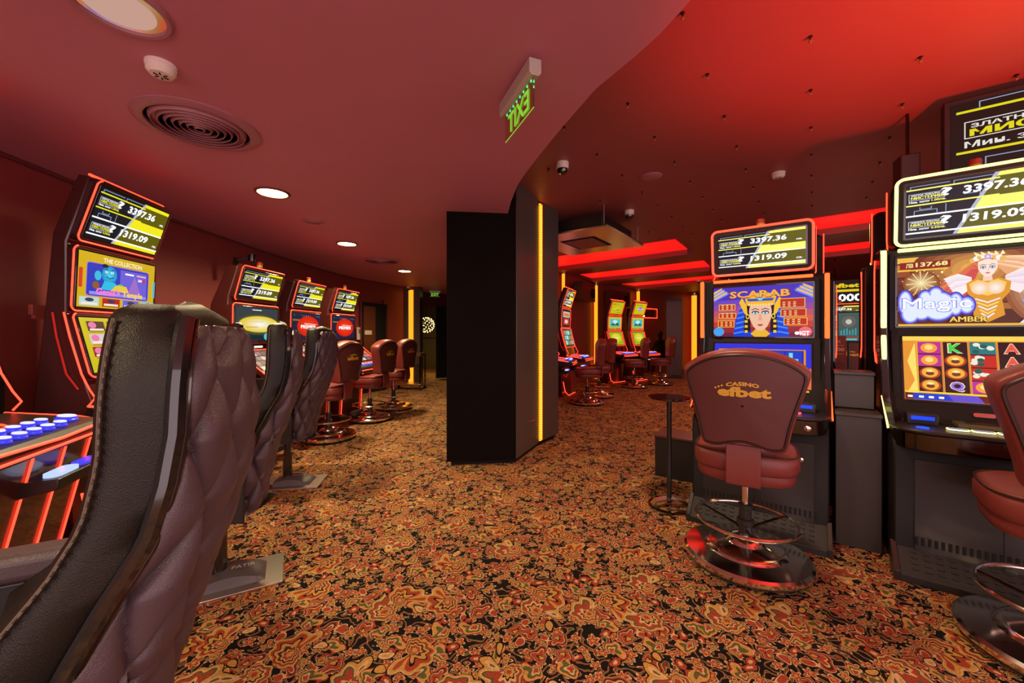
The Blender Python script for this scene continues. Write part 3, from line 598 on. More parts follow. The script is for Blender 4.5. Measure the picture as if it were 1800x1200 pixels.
def bar_machine(label, loc, rz, group, paints, led, frame_led, tp=(1.73, 1.97, .52, .045), up=(1.235, 1.60, .60), lo=(.865, 1.185, .58), hw=.372, scale=1, name='slot_machine'):
    """the near right bank: lit side bars, light framed topper, two displays, deck with chrome lip, sloped foot rest. y=0 is the foot rest front"""
    root = empty(name, loc, rz, label, 'slot machine', group, scale)
    b = MB(); b.prism([(.12, .0), (.12, .64), (.16, .70), (.36, .76), (.40, .86), (.52, 1.20), (.52, up[1]+.06), (.72, up[1]+.06), (.72, 0)], -hw, hw, cabinet, 'x'); b.build('body', root, bevel=.01)
    dl = MB(); dl.box(-.30, .30, .112, .12, .12, .60, satin_black); dl.box(-.001, .001, .11, .112, .12, .6, void_mat); dl.lathe([(.012, 0), (.012, .01), (.0, .012)], chrome, n=12, M=Matrix.Translation((.24, .112, .50)) @ Matrix.Rotation(R(90), 4, 'X'))
    for k in range(26): dl.box(-.30+.024*k, -.288+.024*k, .108, .113, .16, .20, void_mat)
    dl.build('belly_door', root)
    f = MB(); f.prism([(0, 0), (0, .035), (.02, .05), (.13, .14), (.14, 0)], -hw, hw, rubber, 'x')
    M, h = frame_mat((.02, .052), (.125, .138))
    for k in range(14):
        for j in range(4): f.box(-.32+.046*k, -.295+.046*k, .012+.03*j, .022+.03*j, .0, .004, rubber, M=M)
    for sx in (-1, 1): f.prism([(-.005, .0), (-.005, .05), (.02, .065), (.13, .155), (.14, 0)], sx*hw-.012, sx*hw+.012, black_plastic, 'x')
    f.build('footrest', root, bevel=.004)
    # deck, lip and its fittings
    outline = [(-hw-.008, .42), (-hw-.008, .16), (-hw+.032, .08), (-hw+.11, .045), (hw-.11, .045), (hw-.032, .08), (hw+.008, .16), (hw+.008, .42)]
    d = MB(); d.prism(outline, .745, .765, satin_black); deck = d.build('button_deck', root, bevel=.006)
    l = MB(); l.prism([(x*.975, .30+(y-.30)*.97) for x, y in outline], .66, .744, dark_chrome); l.lathe([(.018, 0), (.018, .006), (0, .008)], chrome, n=16, M=Matrix.Translation((.27, .058, .70)) @ Matrix.Rotation(R(90), 4, 'X')); l.build('chrome_lip', root, bevel=.012)
    for k in range(5):
        a = MB(); a.prism(rrect(.07, .045, .015, 4, -.14+.085*k, .15), .765, .775, em(150, 140, 190, .8)); a.tube([(x, y, .772) for x, y in rrect(.075, .05, .017, 4, -.14+.085*k, .15)], .003, frame_led, closed=True, n=5); a.build('button', deck)
    a = MB(); a.prism(rrect(.05, .05, .024, 5, -.27, .12), .765, .772, em(40, 90, 235)); a.build('service_button', deck)
    for sx in (-1, 1):
        a = MB(); a.box(sx*.25-.06, sx*.25+.06, .24, .34, .765, .82, black_plastic); a.box(sx*.25-.045, sx*.25+.045, .236, .241, .79, .81, em(20, 60, 235, 1.6)); a.build('bill_slot' if sx > 0 else 'ticket_slot', deck, bevel=.006)
    a = MB(); a.box(-.12, .16, .24, .36, .765, .785, mat('khaki_panel', (.10, .09, .045), .35, var=.1)); a.box(-.08, .12, .28, .33, .785, .79, satin_black); a.build('display_plate', deck, bevel=.003)
    panel_unit(root, 'lower_display', (.405, lo[0]), (.485, lo[1]), lo[2], paints[2], None, margin=.05, corner=.01, thick=.05)
    panel_unit(root, 'upper_display', (.495, up[0]), (.495, up[1]), up[2], paints[1], None, margin=.035, corner=.01, thick=.04)
    bd = MB(); M, h = frame_mat((.37, .79), (.395, .85)); bd.prism(rrect(.08, .022, .01, 4, 0, .03), .0, .014, chrome, M=M); bd.build('maker_badge', root)
    tb = MB(); tb.box(-up[2]/2, up[2]/2, .47, .49, up[1]+.035, up[1]+.055, led); tb.build('top_light', root, bevel=.004)
    for sx in (-1, 1):
        a = MB(); a.box(sx*hw-.013, sx*hw+.013, .44, .475, up[0]-.01, up[1]+.05, led); a.build('side_light', root, bevel=.006)
        a = MB(); M, h = frame_mat((.40, .90), (.475, up[0]-.03)); a.box(sx*hw-.012, sx*hw+.012, .07, h, -.0, .02, led, M=M)
        for k in range(3): a.box(sx*hw-.012, sx*hw+.012, .005+.022*k, .016+.022*k, .0, .02, led, M=M)
        a.build('side_light', root, bevel=.003)
        a = MB(); a.prism([(.14, .74), (.37, .90), (.45, 1.22), (.45, up[1]+.06), (.60, up[1]+.06), (.60, .70)], sx*hw-.018, sx*hw+.018, gloss_black, 'x'); a.build('side_panel', root, bevel=.006)
        a = MB(); t0, t1 = tp[0]-.04, tp[1]+.04; tw = tp[2]/2+tp[3]+.012; a.tube([(sx*tw, .66, t1), (sx*tw, .66, t0+.08), (sx*tw, .63, t0), (sx*(tw-.005), .54, t0-.02)], .004, NEON, n=6); a.tube([(sx*(hw+.02), .64, up[1]+.02), (sx*(hw+.02), .66, up[1]-.06), (sx*(hw+.02), .66, 1.16), (sx*(hw+.02), .60, 1.08), (sx*(hw+.01), .52, 1.06)], .004, NEON, n=6); a.build('edge_light', root)
        a = MB(); a.tube([(sx*(hw+.016), .37, .89), (sx*(hw+.016), .15, .745)], .005, led, n=6); a.build('deck_side_light', root)
    th = MB(); th.prism(rrect(tp[2]+2*tp[3]+.02, tp[1]-tp[0]+.09, .05, 5, 0, (tp[0]+tp[1])/2), .50, .66, cabinet, 'y'); th.build('topper_housing', root, bevel=.012)
    panel_unit(root, 'topper', (.46, tp[0]), (.43, tp[1]), tp[2], paints[0], frame_led, margin=tp[3], ledr=.009, corner=.035, thick=.06)
    tower(root, .52, tp[1]+.035)
    return root
# ---------------------------------------------------------------- stools
def make_stool(label, loc, rz, group):
    """burgundy stool; local +y is where the sitter faces"""
    root = empty('casino_stool', loc, rz, label, 'stool', group)
    b = MB(); b.lathe([(.30, .025), (.31, .035), (.31, .055), (.298, .066), (.20, .078), (.185, .095), (.17, .10), (.10, .115), (.085, .135), (.06, .15), (.035, .155), (.0, .155)], chrome, n=48)
    b.lathe([(.30, .02), (.30, .03), (.0, .03)], black_plastic, n=48); base = b.build('base', root)
    for k in range(5):
        a = R(72*k+20); c = MB(); c.lathe([(.02, 0), (.02, .028), (0, .028)], rubber, (.24*math.cos(a), .24*math.sin(a), 0), 10); c.build('foot', base)
    r = MB(); r.tube([(.245*math.cos(R(7.5*i)), .245*math.sin(R(7.5*i)), .235) for i in range(48)], .0095, chrome, closed=True, n=8)
    for k in range(3):
        a = R(120*k+40); r.tube([(.24*math.cos(a), .24*math.sin(a), .235), (.05*math.cos(a), .05*math.sin(a), .19), (.03*math.cos(a), .03*math.sin(a), .17)], .007, dark_chrome, n=6)
    r.build('footring', root)
    p = MB(); p.lathe([(.034, .15), (.034, .20), (.042, .21), (.042, .235), (.03, .24), (.03, .29), (.036, .295), (.036, .315), (.02, .32)], black_plastic, n=20); p.build('gas_lift', root)
    p = MB(); p.lathe([(.0165, .30), (.0165, .50)], chrome, n=20); p.build('post', root)
    def sect(z, gx, gy, yo=0, pw=3.2, n=40):
        out = []
        for i in range(n):
            a = 2*math.pi*i/n; ca, sa = math.cos(a), math.sin(a)
            out.append((gx*math.copysign(abs(ca)**(2/pw), ca)*(1+.06*(-sa)), yo+gy*math.copysign(abs(sa)**(2/pw), sa), z))
        return out
    s = MB(); s.grid([sect(.485, .02, .02), sect(.485, .20, .19), sect(.497, .222, .212), sect(.52, .228, .218), sect(.545, .226, .216)], burgundy, closed_u=True); s.build('seat_base', root, smooth=60)
    s = MB(); s.grid([sect(.545, .20, .19), sect(.548, .232, .222), sect(.57, .243, .232), sect(.62, .243, .232), sect(.645, .232, .222), sect(.658, .205, .195), sect(.663, .12, .11), sect(.663, .01, .01)], burgundy, closed_u=True); seat = s.build('seat', root, smooth=60)
    s = MB(); s.tube(sect(.645, .236, .226), .005, piping_mat, closed=True, n=6); s.build('seat_piping', seat)
    # backrest: shield outline
    def outline(k=1.0, off=0):
        base = [(0, .495), (.10, .485), (.19, .455), (.262, .405), (.275, .375), (.255, .30), (.225, .20), (.20, .10), (.188, .02), (.175, -.0), (.12, -.005), (.06, .018), (0, .03)]
        pts = base+[(-x, z) for x, z in base[-2:0:-1]]
        cz = .22
        return [(x*k, cz+(z-cz)*k) for x, z in pts]
    def smooth(pts, it=2):
        for _ in range(it):
            q = []
            for a, b2 in zip(pts, pts[1:]+pts[:1]): q += [(a[0]*.75+b2[0]*.25, a[1]*.75+b2[1]*.25), (a[0]*.25+b2[0]*.75, a[1]*.25+b2[1]*.75)]
            pts = q
        return pts
    tilt = Matrix.Translation((0, -.235, .69)) @ Matrix.Rotation(R(5), 4, 'X')
    rows = []
    for k, y in ((.90, -.062), (.96, -.060), (.985, -.05), (1.0, -.02), (1.0, .03), (.985, .055), (.95, .068), (.86, .076), (.5, .07), (.02, .068)):
        rows.append([(x, y+.45*x*x, z) for x, z in smooth(outline(k))])
    bk = MB(); bk.grid(rows, burgundy, closed_u=True, M=tilt); back = bk.build('backrest', root, smooth=60)
    rp = []
    for k in (.905, .7, .45, .2, .02): rp.append([(x, -.064+.45*x*x-.006*(1-k), z) for x, z in smooth(outline(k))])
    bp = MB(); bp.grid([r[::-1] for r in rp], burgundy_dark, closed_u=True, M=tilt); bp.build('back_panel', back, smooth=60)
    pp = MB(); pp.tube([(x, -.066+.45*x*x, z) for x, z in smooth(outline(.915))], .0065, piping_mat, closed=True, n=6, M=tilt); pp.build('back_piping', back)
    lg = MB()
    def put(t, cx, cz, w, h, bold, arc=0):
        vs, fs = text_mesh(t, bold)
        lg.add([(cx-w/2+w*x, -.0755+.45*(cx-w/2+w*x)**2+.002, cz+h*y+arc*(1-(2*x-1)**2)) for x, y in vs], fs, gold_thread, M=tilt)
    put('efbet', .005, .265, .225, .050, .045); put('CASINO', .0, .312, .14, .020, .05, .008)
    for k in range(3): lg.add([(x-.115+.014*k, -.0755+.45*.012, z+.305+.006*k) for x, z in ((0, .006), (-.006, 0), (0, -.006), (.006, 0))], [(0, 1, 2, 3)], gold_thread, M=tilt)
    lg.build('embroidered_logo', back, smooth=0)
    br = MB(); br.prism([(-.262, .70), (-.272, .56), (-.262, .50), (-.20, .475), (-.05, .475), (-.05, .488), (-.20, .49), (-.248, .51), (-.255, .56), (-.245, .70)], -.075, .075, burgundy, 'x'); br.build('back_bracket', root, bevel=.003)
    return root
# ---------------------------------------------------------------- quilted armchair
ZS = lambda z: 1.25+(z-1.25)*.905
REAR = [(.0, 1.285), (.002, 1.20), (.006, 1.10), (.018, 1.018), (.039, .934), (.084, .852), (.118, .784), (.148, .72), (.172, .66)]
FRONT = [(.094, 1.285), (.097, 1.165), (.100, 1.059), (.118, .966), (.155, .897), (.225, .80), (.34, .72), (.42, .66)]
def curve(pts, z):
    pts = sorted(pts, key=lambda p: p[1])
    if z <= pts[0][1]: return pts[0][0]
    for (a, za), (b, zb) in zip(pts, pts[1:]):
        if z <= zb: return a+(b-a)*(z-za)/(zb-za)
    return pts[-1][0]
def make_armchair(label, loc, rz, group):
    root = empty('quilted_armchair', loc, rz, label, 'armchair', group)
    k = .92; Y = lambda t: t*k-.30
    HW = .245
    # leather wing and backrest: C shaped slab, rounded shoulders
    side = [(Y(a), ZS(b)) for a, b in FRONT]+[(Y(a), ZS(b)) for a, b in REAR[::-1]]
    def resample(path, n):
        L = [0]
        for a, b in zip(path, path[1:]): L.append(L[-1]+math.hypot(a[0]-b[0], a[1]-b[1]))
        out = []
        for i in range(n):
            t = L[-1]*i/(n-1); j = max(q for q in range(len(L)) if L[q] <= t+1e-9); j = min(j, len(path)-2); u = (t-L[j])/(L[j+1]-L[j])
            out.append((path[j][0]+(path[j+1][0]-path[j][0])*u, path[j][1]+(path[j+1][1]-path[j][1])*u))
        return out
    fr = resample([(Y(a), ZS(b)) for a, b in FRONT], 26); re = resample([(Y(a), ZS(b)) for a, b in REAR], 26)
    rows = []
    for i in range(26):
        f, r = fr[i], re[i]; drop = max(0, 1-i/5.0)   # rounded shoulders near the top
        w = HW-.035*drop**2; ring = []
        cs = [(f, -w+.012), (((f[0]*.9+r[0]*.1), (f[1]*.9+r[1]*.1)), -w+.002), (((f[0]*.5+r[0]*.5), (f[1]*.5+r[1]*.5)), -w-.004), (((f[0]*.08+r[0]*.92), (f[1]*.08+r[1]*.92)), -w+.002), (r, -w+.014)]
        top = .0
        ring = [(x, p[0], p[1]) for p, x in cs]+[(0, r[0], r[1]+.012*drop)]+[(-x, p[0], p[1]) for p, x in cs[::-1]]+[(.15, f[0]-.03, f[1]), (0, f[0]-.05, f[1]+.012*drop), (-.15, f[0]-.03, f[1])]
        rows.append(ring)
    cap = [[((x)*.93, (y+.0)*1.0-(.0), z+.018) for x, y, z in rows[0]]]
    cy = (fr[0][0]+re[0][0])/2
    cap = [[(x*.3, cy+(y-cy)*.15, z+.030) for x, y, z in rows[0]], [(x*.85, cy+(y-cy)*.6, z+.024) for x, y, z in rows[0]], [(x*.96, cy+(y-cy)*.88, z+.014) for x, y, z in rows[0]]]
    bk = MB(); bk.grid(cap+rows, black_leather, closed_u=True); back = bk.build('backrest', root, smooth=50)
    for sx in (-1, 1):
        st = MB()
        st.tube([(sx*(HW+.0025-.033*max(0, 1-i/5)**2), p[0]*.88+q[0]*.12, p[1]*.88+q[1]*.12) for i, (p, q) in enumerate(zip(fr, re))], .0018, stitch, n=5)
        fr2 = resample([(p[0]*.86+q[0]*.14, p[1]*.86+q[1]*.14) for p, q in zip(fr, re)], 90)
        for i in range(0, 88, 2):
            j = i/90*25; ww = HW+.004-.033*max(0, 1-j/5)**2
            st.tube([(sx*ww, *fr2[i]), (sx*ww, *fr2[i+1])], .0016, stitch, n=4)
        st.build('seam_stitching', back)
        tr = MB(); tr.tube([(sx*(HW+.002-.035*max(0, 1-i/5)**2), p[0]-.008, p[1]) for i, p in enumerate(re)], .013, gloss_black, n=8); tr.build('gloss_trim', root)
        tr = MB(); tr.tube([(sx*(HW+.006-.035*max(0, 1-i/5)**2), p[0]-.022, p[1]) for i, p in enumerate(re)], .0028, dark_chrome, n=6); tr.build('trim_reflection', root)  # dark metal strip put in for the reflection along the trim edge
    # quilted shell: U section that narrows to the floor
    OUT = [(-.03, 1.26), (-.045, 1.1), (-.035, .974), (.0, .85), (.03, .753), (.07, .642), (.105, .50), (.135, .333), (.14, .30)]
    nz, nu = 150, 150; rows = []
    def U(zz, s):        # s in 0..1 from near front edge round the back to the far front edge
        tr_ = curve(REAR, zz) if zz > .68 else .178+.16*(.68-zz)
        yo = Y(curve(OUT, zz)); yi = Y(tr_)-.008; top = max(0, (zz-1.14)/.125); w = HW-.005-.05*top**2-.05*max(0, (.75-zz)/.45)
        d = max(.012, yi-yo); rc = min(.055, d*.95)
        L1 = d-rc; L2 = rc*math.pi/2; L3 = 2*(w-rc); T = 2*L1+2*L2+L3; q = s*T
        if q < L1: return (-w, yi-q), (-1, 0), q
        q2 = q-L1
        if q2 < L2:
            a = q2/rc; return (-w+rc-rc*math.cos(a), yo+rc-rc*math.sin(a)), (-math.cos(a), -math.sin(a)), q
        q2 -= L2
        if q2 < L3:
            bow = .022*math.sin(math.pi*q2/L3); return (-w+rc+q2, yo-bow), (0, -1), q
        q2 -= L3
        if q2 < L2:
            a = q2/rc; return (w-rc+rc*math.sin(a), yo+rc-rc*math.cos(a)), (math.sin(a), -math.cos(a)), q
        q2 -= L2
        return (w, yo+rc+q2), (1, 0), q
    for i in range(nz):
        zz = 1.275-(1.275-.30)*i/(nz-1); row = []
        for j in range(nu):
            s = j/(nu-1); (x, y), n, q = U(zz, s)
            a = (q-.33)/.125; b2 = zz/.24
            e = min(abs(math.sin(math.pi*(a+b2))), abs(math.sin(math.pi*(a-b2))))
            h = .034*(e**.5)-.018; edge = min(1, i/3, (nz-1-i)/3, j/3, (nu-1-j)/3); h *= max(0, edge)
            zt = .012*max(0, 1-i/6)
            row.append((x+n[0]*h, y+n[1]*h, ZS(zz)))
        rows.append(row)
    sh = MB(); sh.grid(rows, shell_leather); 
    ctr = lambda r, f: [(p[0]*f, Y(.05)+(p[1]-Y(.05))*f, p[2]+.01*(1-f)) for p in r]
    sh.grid([ctr(rows[0], .02), ctr(rows[0], .8), rows[0]], gloss_black); sh.grid([rows[-1], ctr(rows[-1], .02)], satin_black)
    shell = sh.build('quilted_shell', root, smooth=70, weld=True)
    # seat, arms, pedestal, floor plate
    s = MB(); s.prism(rrect(.47, .48, .07, 5, 0, .09), ZS(.40), ZS(.54), black_leather); s.build('seat', root, bevel=.03, seg=4)
    s = MB(); s.box(-.24, .24, -.14, .30, ZS(.34), ZS(.40), satin_black); s.build('seat_pan', root, bevel=.008)
    for sx in (-1, 1):
        a = MB(); a.prism(rrect(.075, .42, .03, 5, sx*.275, .04), ZS(.67), ZS(.74), shell_leather); arm = a.build('armrest', root, bevel=.02, seg=4)
        a = MB(); a.prism([(-.13, ZS(.67)), (.22, ZS(.67)), (.16, ZS(.38)), (-.13, ZS(.30))], sx*.275-.018, sx*.275+.018, satin_black, 'x'); a.build('arm_panel', arm, bevel=.006)
    p = MB(); p.lathe([(.035, .05), (.035, .25), (.028, .25), (.028, ZS(.36))], gloss_black, n=20); p.build('pedestal', root)
    p = MB(); p.prism(rrect(.30, .50, .01, 2, 0, -.03), 0, .012, brushed); plate = p.build('floor_plate', root, bevel=.002)
    rows = []
    for i in range(13):
        t = i/12; y = .08-.28*t; zt = .013+.062*math.sin(math.pi*min(1, .18+t*.75))
        if i == 12: zt = .016
        rows.append([(-.055, y, .012), (-.05, y, zt*.8), (-.03, y, zt), (.03, y, zt), (.05, y, zt*.8), (.055, y, .012)])
    rows = [[(x*1.7, y, z) for x, y, z in r] for r in rows]
    c = MB(); c.grid(rows, mat('pedestal_cover_grey', (.075, .06, .065), .4, bump=('noise', 300, .15))); c.add(rows[-1], [tuple(range(6))], black_plastic)
    vs, fs = text_mesh('PATIR', .01); c.add([(-.045+.03*y, -.055-.09*0-.10*x+.0, .0785) for x, y in vs], fs, mat('print_silver', (.5, .45, .45), .4, var=.05))
    c.build('pedestal_cover', plate, smooth=50)
    return root
# ================================================================ THE ROOM
PL = [(-3.0, -3), (-3.22, 1.5), (-3.29, 2.52), (-3.36, 3), (-3.45, 3.9), (-3.5, 5.4), (-3.42, 7.0), (-3.27, 8.07), (-2.64, 9.55)]
EDGE = [(1.6, -3), (1.1, -.4), (.80, .7), (.626, 1.372), (.576, 1.528), (.520, 1.647), (.40, 1.868), (.283, 2.217), (.166, 2.603), (.11, 2.80), (.044, 3.07), (-.01, 3.46), (-.04, 3.79)]
a = MB(); a.add([(-7, -3, 0), (11, -3, 0), (11, 17, 0), (-7, 17, 0)], [(0, 1, 2, 3)], CARPET); struct(a, 'floor', smooth=0)
# left ceiling
pts = EDGE+[(-.1, 4.9), (-.1, 16), (-7, 16), (-7, -3)]
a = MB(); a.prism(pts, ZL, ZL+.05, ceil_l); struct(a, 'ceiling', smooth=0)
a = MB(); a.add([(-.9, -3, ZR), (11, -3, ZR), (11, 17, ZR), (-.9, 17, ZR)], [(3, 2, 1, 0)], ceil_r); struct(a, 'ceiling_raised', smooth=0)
a = MB(); q = EDGE+[(-.1, 4.9)]
a.add([(x, y, ZL) for x, y in q]+[(x, y, ZR) for x, y in q], [(i, i+1, i+1+len(q), i+len(q)) for i in range(len(q)-1)], fascia_mat); struct(a, 'trim_1')
def wall(name, pl, z0, z1, m, t=.08, flip=1):
    a = MB(); n = len(pl); off = []
    for i, p in enumerate(pl):
        d = Vector(pl[min(i+1, n-1)])-Vector(pl[max(i-1, 0)]); d.normalize(); off.append((p[0]-d.y*t*flip, p[1]+d.x*t*flip))
    a.add([(x, y, z0) for x, y in pl]+[(x, y, z1) for x, y in pl]+[(x, y, z0) for x, y in off]+[(x, y, z1) for x, y in off],
          [f for i in range(n-1) for f in ((i, i+1, n+i+1, n+i), (2*n+i, 3*n+i, 3*n+i+1, 2*n+i+1), (n+i, n+i+1, 3*n+i+1, 3*n+i))]+[(0, n, 3*n, 2*n), (n-1, 3*n-1, 4*n-1, 2*n-1)], m)
    return struct(a, name, smooth=20)
wall('wall_left', PL, 0, ZL, wall_mat)
a = MB(); a.tube([(x+.02, y, ZL-.012) for x, y in PL], .014, trim_mat, n=6); struct(a, 'trim_2')
wall('wall_corridor_side', [(-3.3, 9.7), (-3.9, 12.0), (-3.9, 15)], 0, ZL, corr_mat)
a = MB(); a.box(-4, -.1, 14.5, 14.6, 0, ZL, corr_mat)
for x in (-3.4, -2.75, -2.1): a.box(x, x+.02, 14.48, 14.5, 0, ZL, void_mat)
a.box(-4, -.1, 14.46, 14.5, 1.12, 1.14, void_mat); struct(a, 'wall_corridor_back', smooth=0)
wall('wall_header', [(-2.55, 10.5), (-1.9, 11.4), (-.1, 12.2)], 2.05, ZL, mat('header_paint', (.12, .03, .07), .5, var=.08))
wall('wall_middle', [(-.12, 4.6), (-.12, 16)], 0, ZR, wall_dark, flip=-1)  # unseen partition put in behind the pillar to separate the rooms' lighting
RW = [(-.08, 7.3), (.55, 8.1), (1.07, 9.0), (2.42, 11.37), (4.17, 12.9), (7.2, 14.6)]
wall('wall_right_room', RW, 0, ZR, wall_mat, .1)
wall('wall_far_right', [(7.2, 14.6), (9.5, 10.5), (9.5, 5.0), (7.6, 1.0)], 0, ZR, wall_dark, .1)
# pillar
PA = [(-.62, 3.72), (.033, 3.80), (.307, 4.42), (.33, 4.45), (.56, 4.80), (-.05, 4.95), (-.52, 4.80)]
root = tag(empty('pillar', (0, 0, 0)), 'dark angular pillar clad in near black panels, standing in the middle of the hall', 'pillar')
root['kind'] = 'structure'
a = MB(); a.prism(PA, .045, ZR, pillar_mat); a.prism([(x*.93-.01, 4.3+(y-4.3)*.9) for x, y in PA], 0, .045, void_mat); a.build('pillar_core', root, bevel=0, smooth=0)
def slab(p, q, off, t, z0, z1, m, name, parent):
    d = (Vector(q)-Vector(p)).normalized(); n = Vector((d.y, -d.x)); P = Vector(p)+n*off; Q = Vector(q)+n*off; P2 = P+n*t; Q2 = Q+n*t
    b = MB(); b.prism([tuple(P), tuple(Q), tuple(Q2), tuple(P2)], z0, z1, m); return b.build(name, parent, bevel=.002)
slab((.036, 3.81), (.285, 4.37), .0, .012, .05, ZR, pillar_side, 'side_panel', root)
slab((.345, 4.475), (.555, 4.79), .0, .012, .05, ZR, pillar_side, 'side_panel', root)
b = MB(); b.prism([(.300, 4.40), (.318, 4.39), (.345, 4.45), (.325, 4.46)], .06, 2.72, AMBER); led = b.build('led_strip', root, smooth=0)
b = MB()
for k in range(96): b.box(.316, .330, 4.392, 4.402, .09+.0272*k, .103+.0272*k, AMBER_DOT)
b.build('led_dots', led, smooth=0)
hd = MB(); hd.tube([(.165, 4.02, .36), (.215, 4.06, .36), (.245, 4.15, .36)], .006, chrome, n=6); tag(hd.build('door_handle', root), 'small chrome handle low on the pillar panel')
for i, (x, y, px) in enumerate(((1.17, 9.02, 0), (2.37, 11.17, 0), (4.05, 12.68, 0), (6.46, 14.0, 0))):
    r_ = (.035, .05, .05, .085)[i]
    b = MB(); b.lathe([(r_, .02), (r_, ZR-.12)], AMBER, (x, y-.08, 0), 12); b.lathe([(r_+.025, ZR-.12), (r_+.03, ZR-.02)], brushed, (x, y-.08, 0), 12)
    tag(b.build('led_column', None), ('amber lit strip column at the wall, just right of the big dark pillar', 'amber lit strip column behind the red stools of the back room', 'amber lit strip column above the rightmost slanted machine of the back room', 'wide amber lit strip column left of the egypt themed machine')[i], 'light column', 'amber light columns of the back room')
# left column
root = empty('wall_column', (-2.45, 9.62, 0), 0, 'grey column with an amber light strip at the end of the left wall', 'column')
b = MB(); b.box(-.21, .20, -.03, .3, 0, ZL, pillar_side); b.build('shaft', root)
b = MB(); b.box(-.07, .04, -.055, -.03, .05, ZL-.08, AMBER); b.build('led_strip', root)
b = MB(); b.box(-.30, -.21, -.05, .2, 0, ZL, void_mat); b.build('black_panel', root)  # black panel left of the shaft
# curtain
rows = []
for i in range(2):
    rows.append([(-2.13+.33*j/40+.0, 11.0+.2*j/40+.03*math.sin(j*1.1), .03+(2.02)*i) for j in range(41)])
b = MB(); b.grid(rows, curtain_mat); b.grid([[(x, y+.03, z) for x, y, z in r] for r in rows], curtain_mat); tag(b.build('curtain', smooth=80), 'floor length black curtain at the right of the corridor opening', 'curtain')
# door recess in left wall
root = empty('wall_niche', (-3.17, 8.25, 0), 0); tag(root, kind='structure'); root.name = 'door_1'
b = MB(); M = Matrix.Translation((-3.0, 8.62, 0)) @ Matrix.Rotation(math.atan2(1.48, .63), 4, 'Z')
root.location = (0, 0, 0)
b.box(-.42, .34, .0, .03, .02, 1.93, void_mat, M=M); b.build('door_leaf', root)
b = MB(); b.box(-.36, -.02, -.02, .0, .1, 1.86, mat('door_wood', (.16, .045, .02), .3, var=.2), M=M); b.box(-.34, -.14, -.03, -.02, 1.25, 1.34, white_plastic, M=M); b.build('door_panel', root)
b = MB(); b.tube([(-.44, -.01, 0), (-.44, -.01, 1.95), (.36, -.01, 1.95), (.36, -.01, 0)], .022, trim_mat, n=4, M=M); b.build('door_frame', root)
# ---------------------------------------------------------------- ceiling fittings
def disc_on(name, x, y, z, mb_fn, label, cat, group=None):
    root = empty(name, (x, y, z), 0, label, cat, group); mb_fn(root); return root
def downlight(on=True, r=.115):
    def f(root):
        b = MB(); b.lathe([(r*1.16, 0), (r*1.16, -.006), (r*1.1, -.014), (r, -.012), (r*.98, .02)], vent_mat if not on else trim_mat, n=40); b.build('trim_ring', root)
        if not on:
            b = MB(); b.lathe([(r*1.0, -.006), (r*.80, .004)], chrome, n=40); b.build('reflector', root)
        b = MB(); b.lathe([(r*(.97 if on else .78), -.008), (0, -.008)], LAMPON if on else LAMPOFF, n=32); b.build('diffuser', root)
    return f
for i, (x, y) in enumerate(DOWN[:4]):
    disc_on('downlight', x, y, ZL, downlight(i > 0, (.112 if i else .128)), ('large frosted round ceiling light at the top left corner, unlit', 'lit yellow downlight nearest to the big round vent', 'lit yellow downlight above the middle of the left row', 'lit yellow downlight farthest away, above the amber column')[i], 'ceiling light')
def vent(root):
    b = MB(); b.lathe([(.29, 0), (.29, -.008), (.255, -.022), (.235, -.018), (.235, .01)], vent_mat, n=48); b.build('frame', root)
    b = MB()
    for k in range(7):
        r = .222-.031*k; b.lathe([(r-.002, .0), (r-.004, -.010), (r-.014, -.026), (r-.017, -.024), (r-.008, -.008)], vent_mat, n=48)
    b.lathe([(.014, -.026), (0, -.026)], vent_mat, n=20); b.build('louvre_rings', root)
    b = MB(); b.lathe([(.234, -.002), (0, -.002)], void_mat, n=40); b.build('dark_core', root)
disc_on('air_vent', -1.75, 2.2, ZL, vent, 'big round burgundy vent with concentric rings, in the ceiling near the left', 'vent')
disc_on('air_vent', -2.05, 6.2, ZL, vent, 'round vent far off in the ceiling above the red stools', 'vent')
def smoke(root):
    b = MB(); b.lathe([(.055, 0), (.055, -.014), (.048, -.02)], white_plastic, n=32); b.build('mount', root)
    b = MB(); b.lathe([(.052, -.018), (.052, -.034), (.040, -.048), (.0, -.052)], white_plastic, n=32); 
    for k in range(6): b.box(-.03+.004, -.01, -.002, .002, -.0535, -.046, void_mat, M=Matrix.Rotation(R(60*k), 4, 'Z'))
    b.build('sensor_head', root)
disc_on('smoke_detector', -1.52, 1.70, ZL, smoke, 'white smoke detector left of the hall, between the large light and the round vent', 'smoke detector')
disc_on('smoke_detector', 2.47, 3.64, ZR, smoke, 'white smoke detector on the raised red ceiling among the small hooks', 'smoke detector')
def speaker(root):
    b = MB(); b.lathe([(.10, 0), (.10, -.006), (.088, -.014), (.0, -.016)], vent_mat, n=32); b.build('grille', root)
disc_on('ceiling_speaker', -2.04, 4.03, ZL, speaker, 'small round burgundy speaker on the lower ceiling beside a lit downlight', 'speaker')
disc_on('ceiling_speaker', 1.32, 3.72, ZR, speaker, 'round red speaker on the raised ceiling near the dome camera', 'speaker')
def dome(root):
    b = MB(); b.lathe([(.055, 0), (.055, -.045), (.05, -.055)], white_plastic, n=28); b.build('mount', root)
    b = MB(); b.lathe([(.046, -.05), (.044, -.075), (.03, -.098), (.0, -.105)], glass_dome, n=28); b.build('dome', root)
disc_on('dome_camera', .44, 3.43, ZR, dome, 'dome security camera nearest to the pillar top', 'camera')
disc_on('dome_camera', 1.42, 4.75, ZR, dome, 'dome security camera beside the hanging metal air unit', 'camera')
disc_on('dome_camera', 4.9, 10.3, ZR-.06, dome, 'dome security camera in front of the farthest red ceiling panel', 'camera')
disc_on('dome_camera', -2.5, 9.5, ZL, dome, 'small security camera on top of the amber lit column', 'camera')
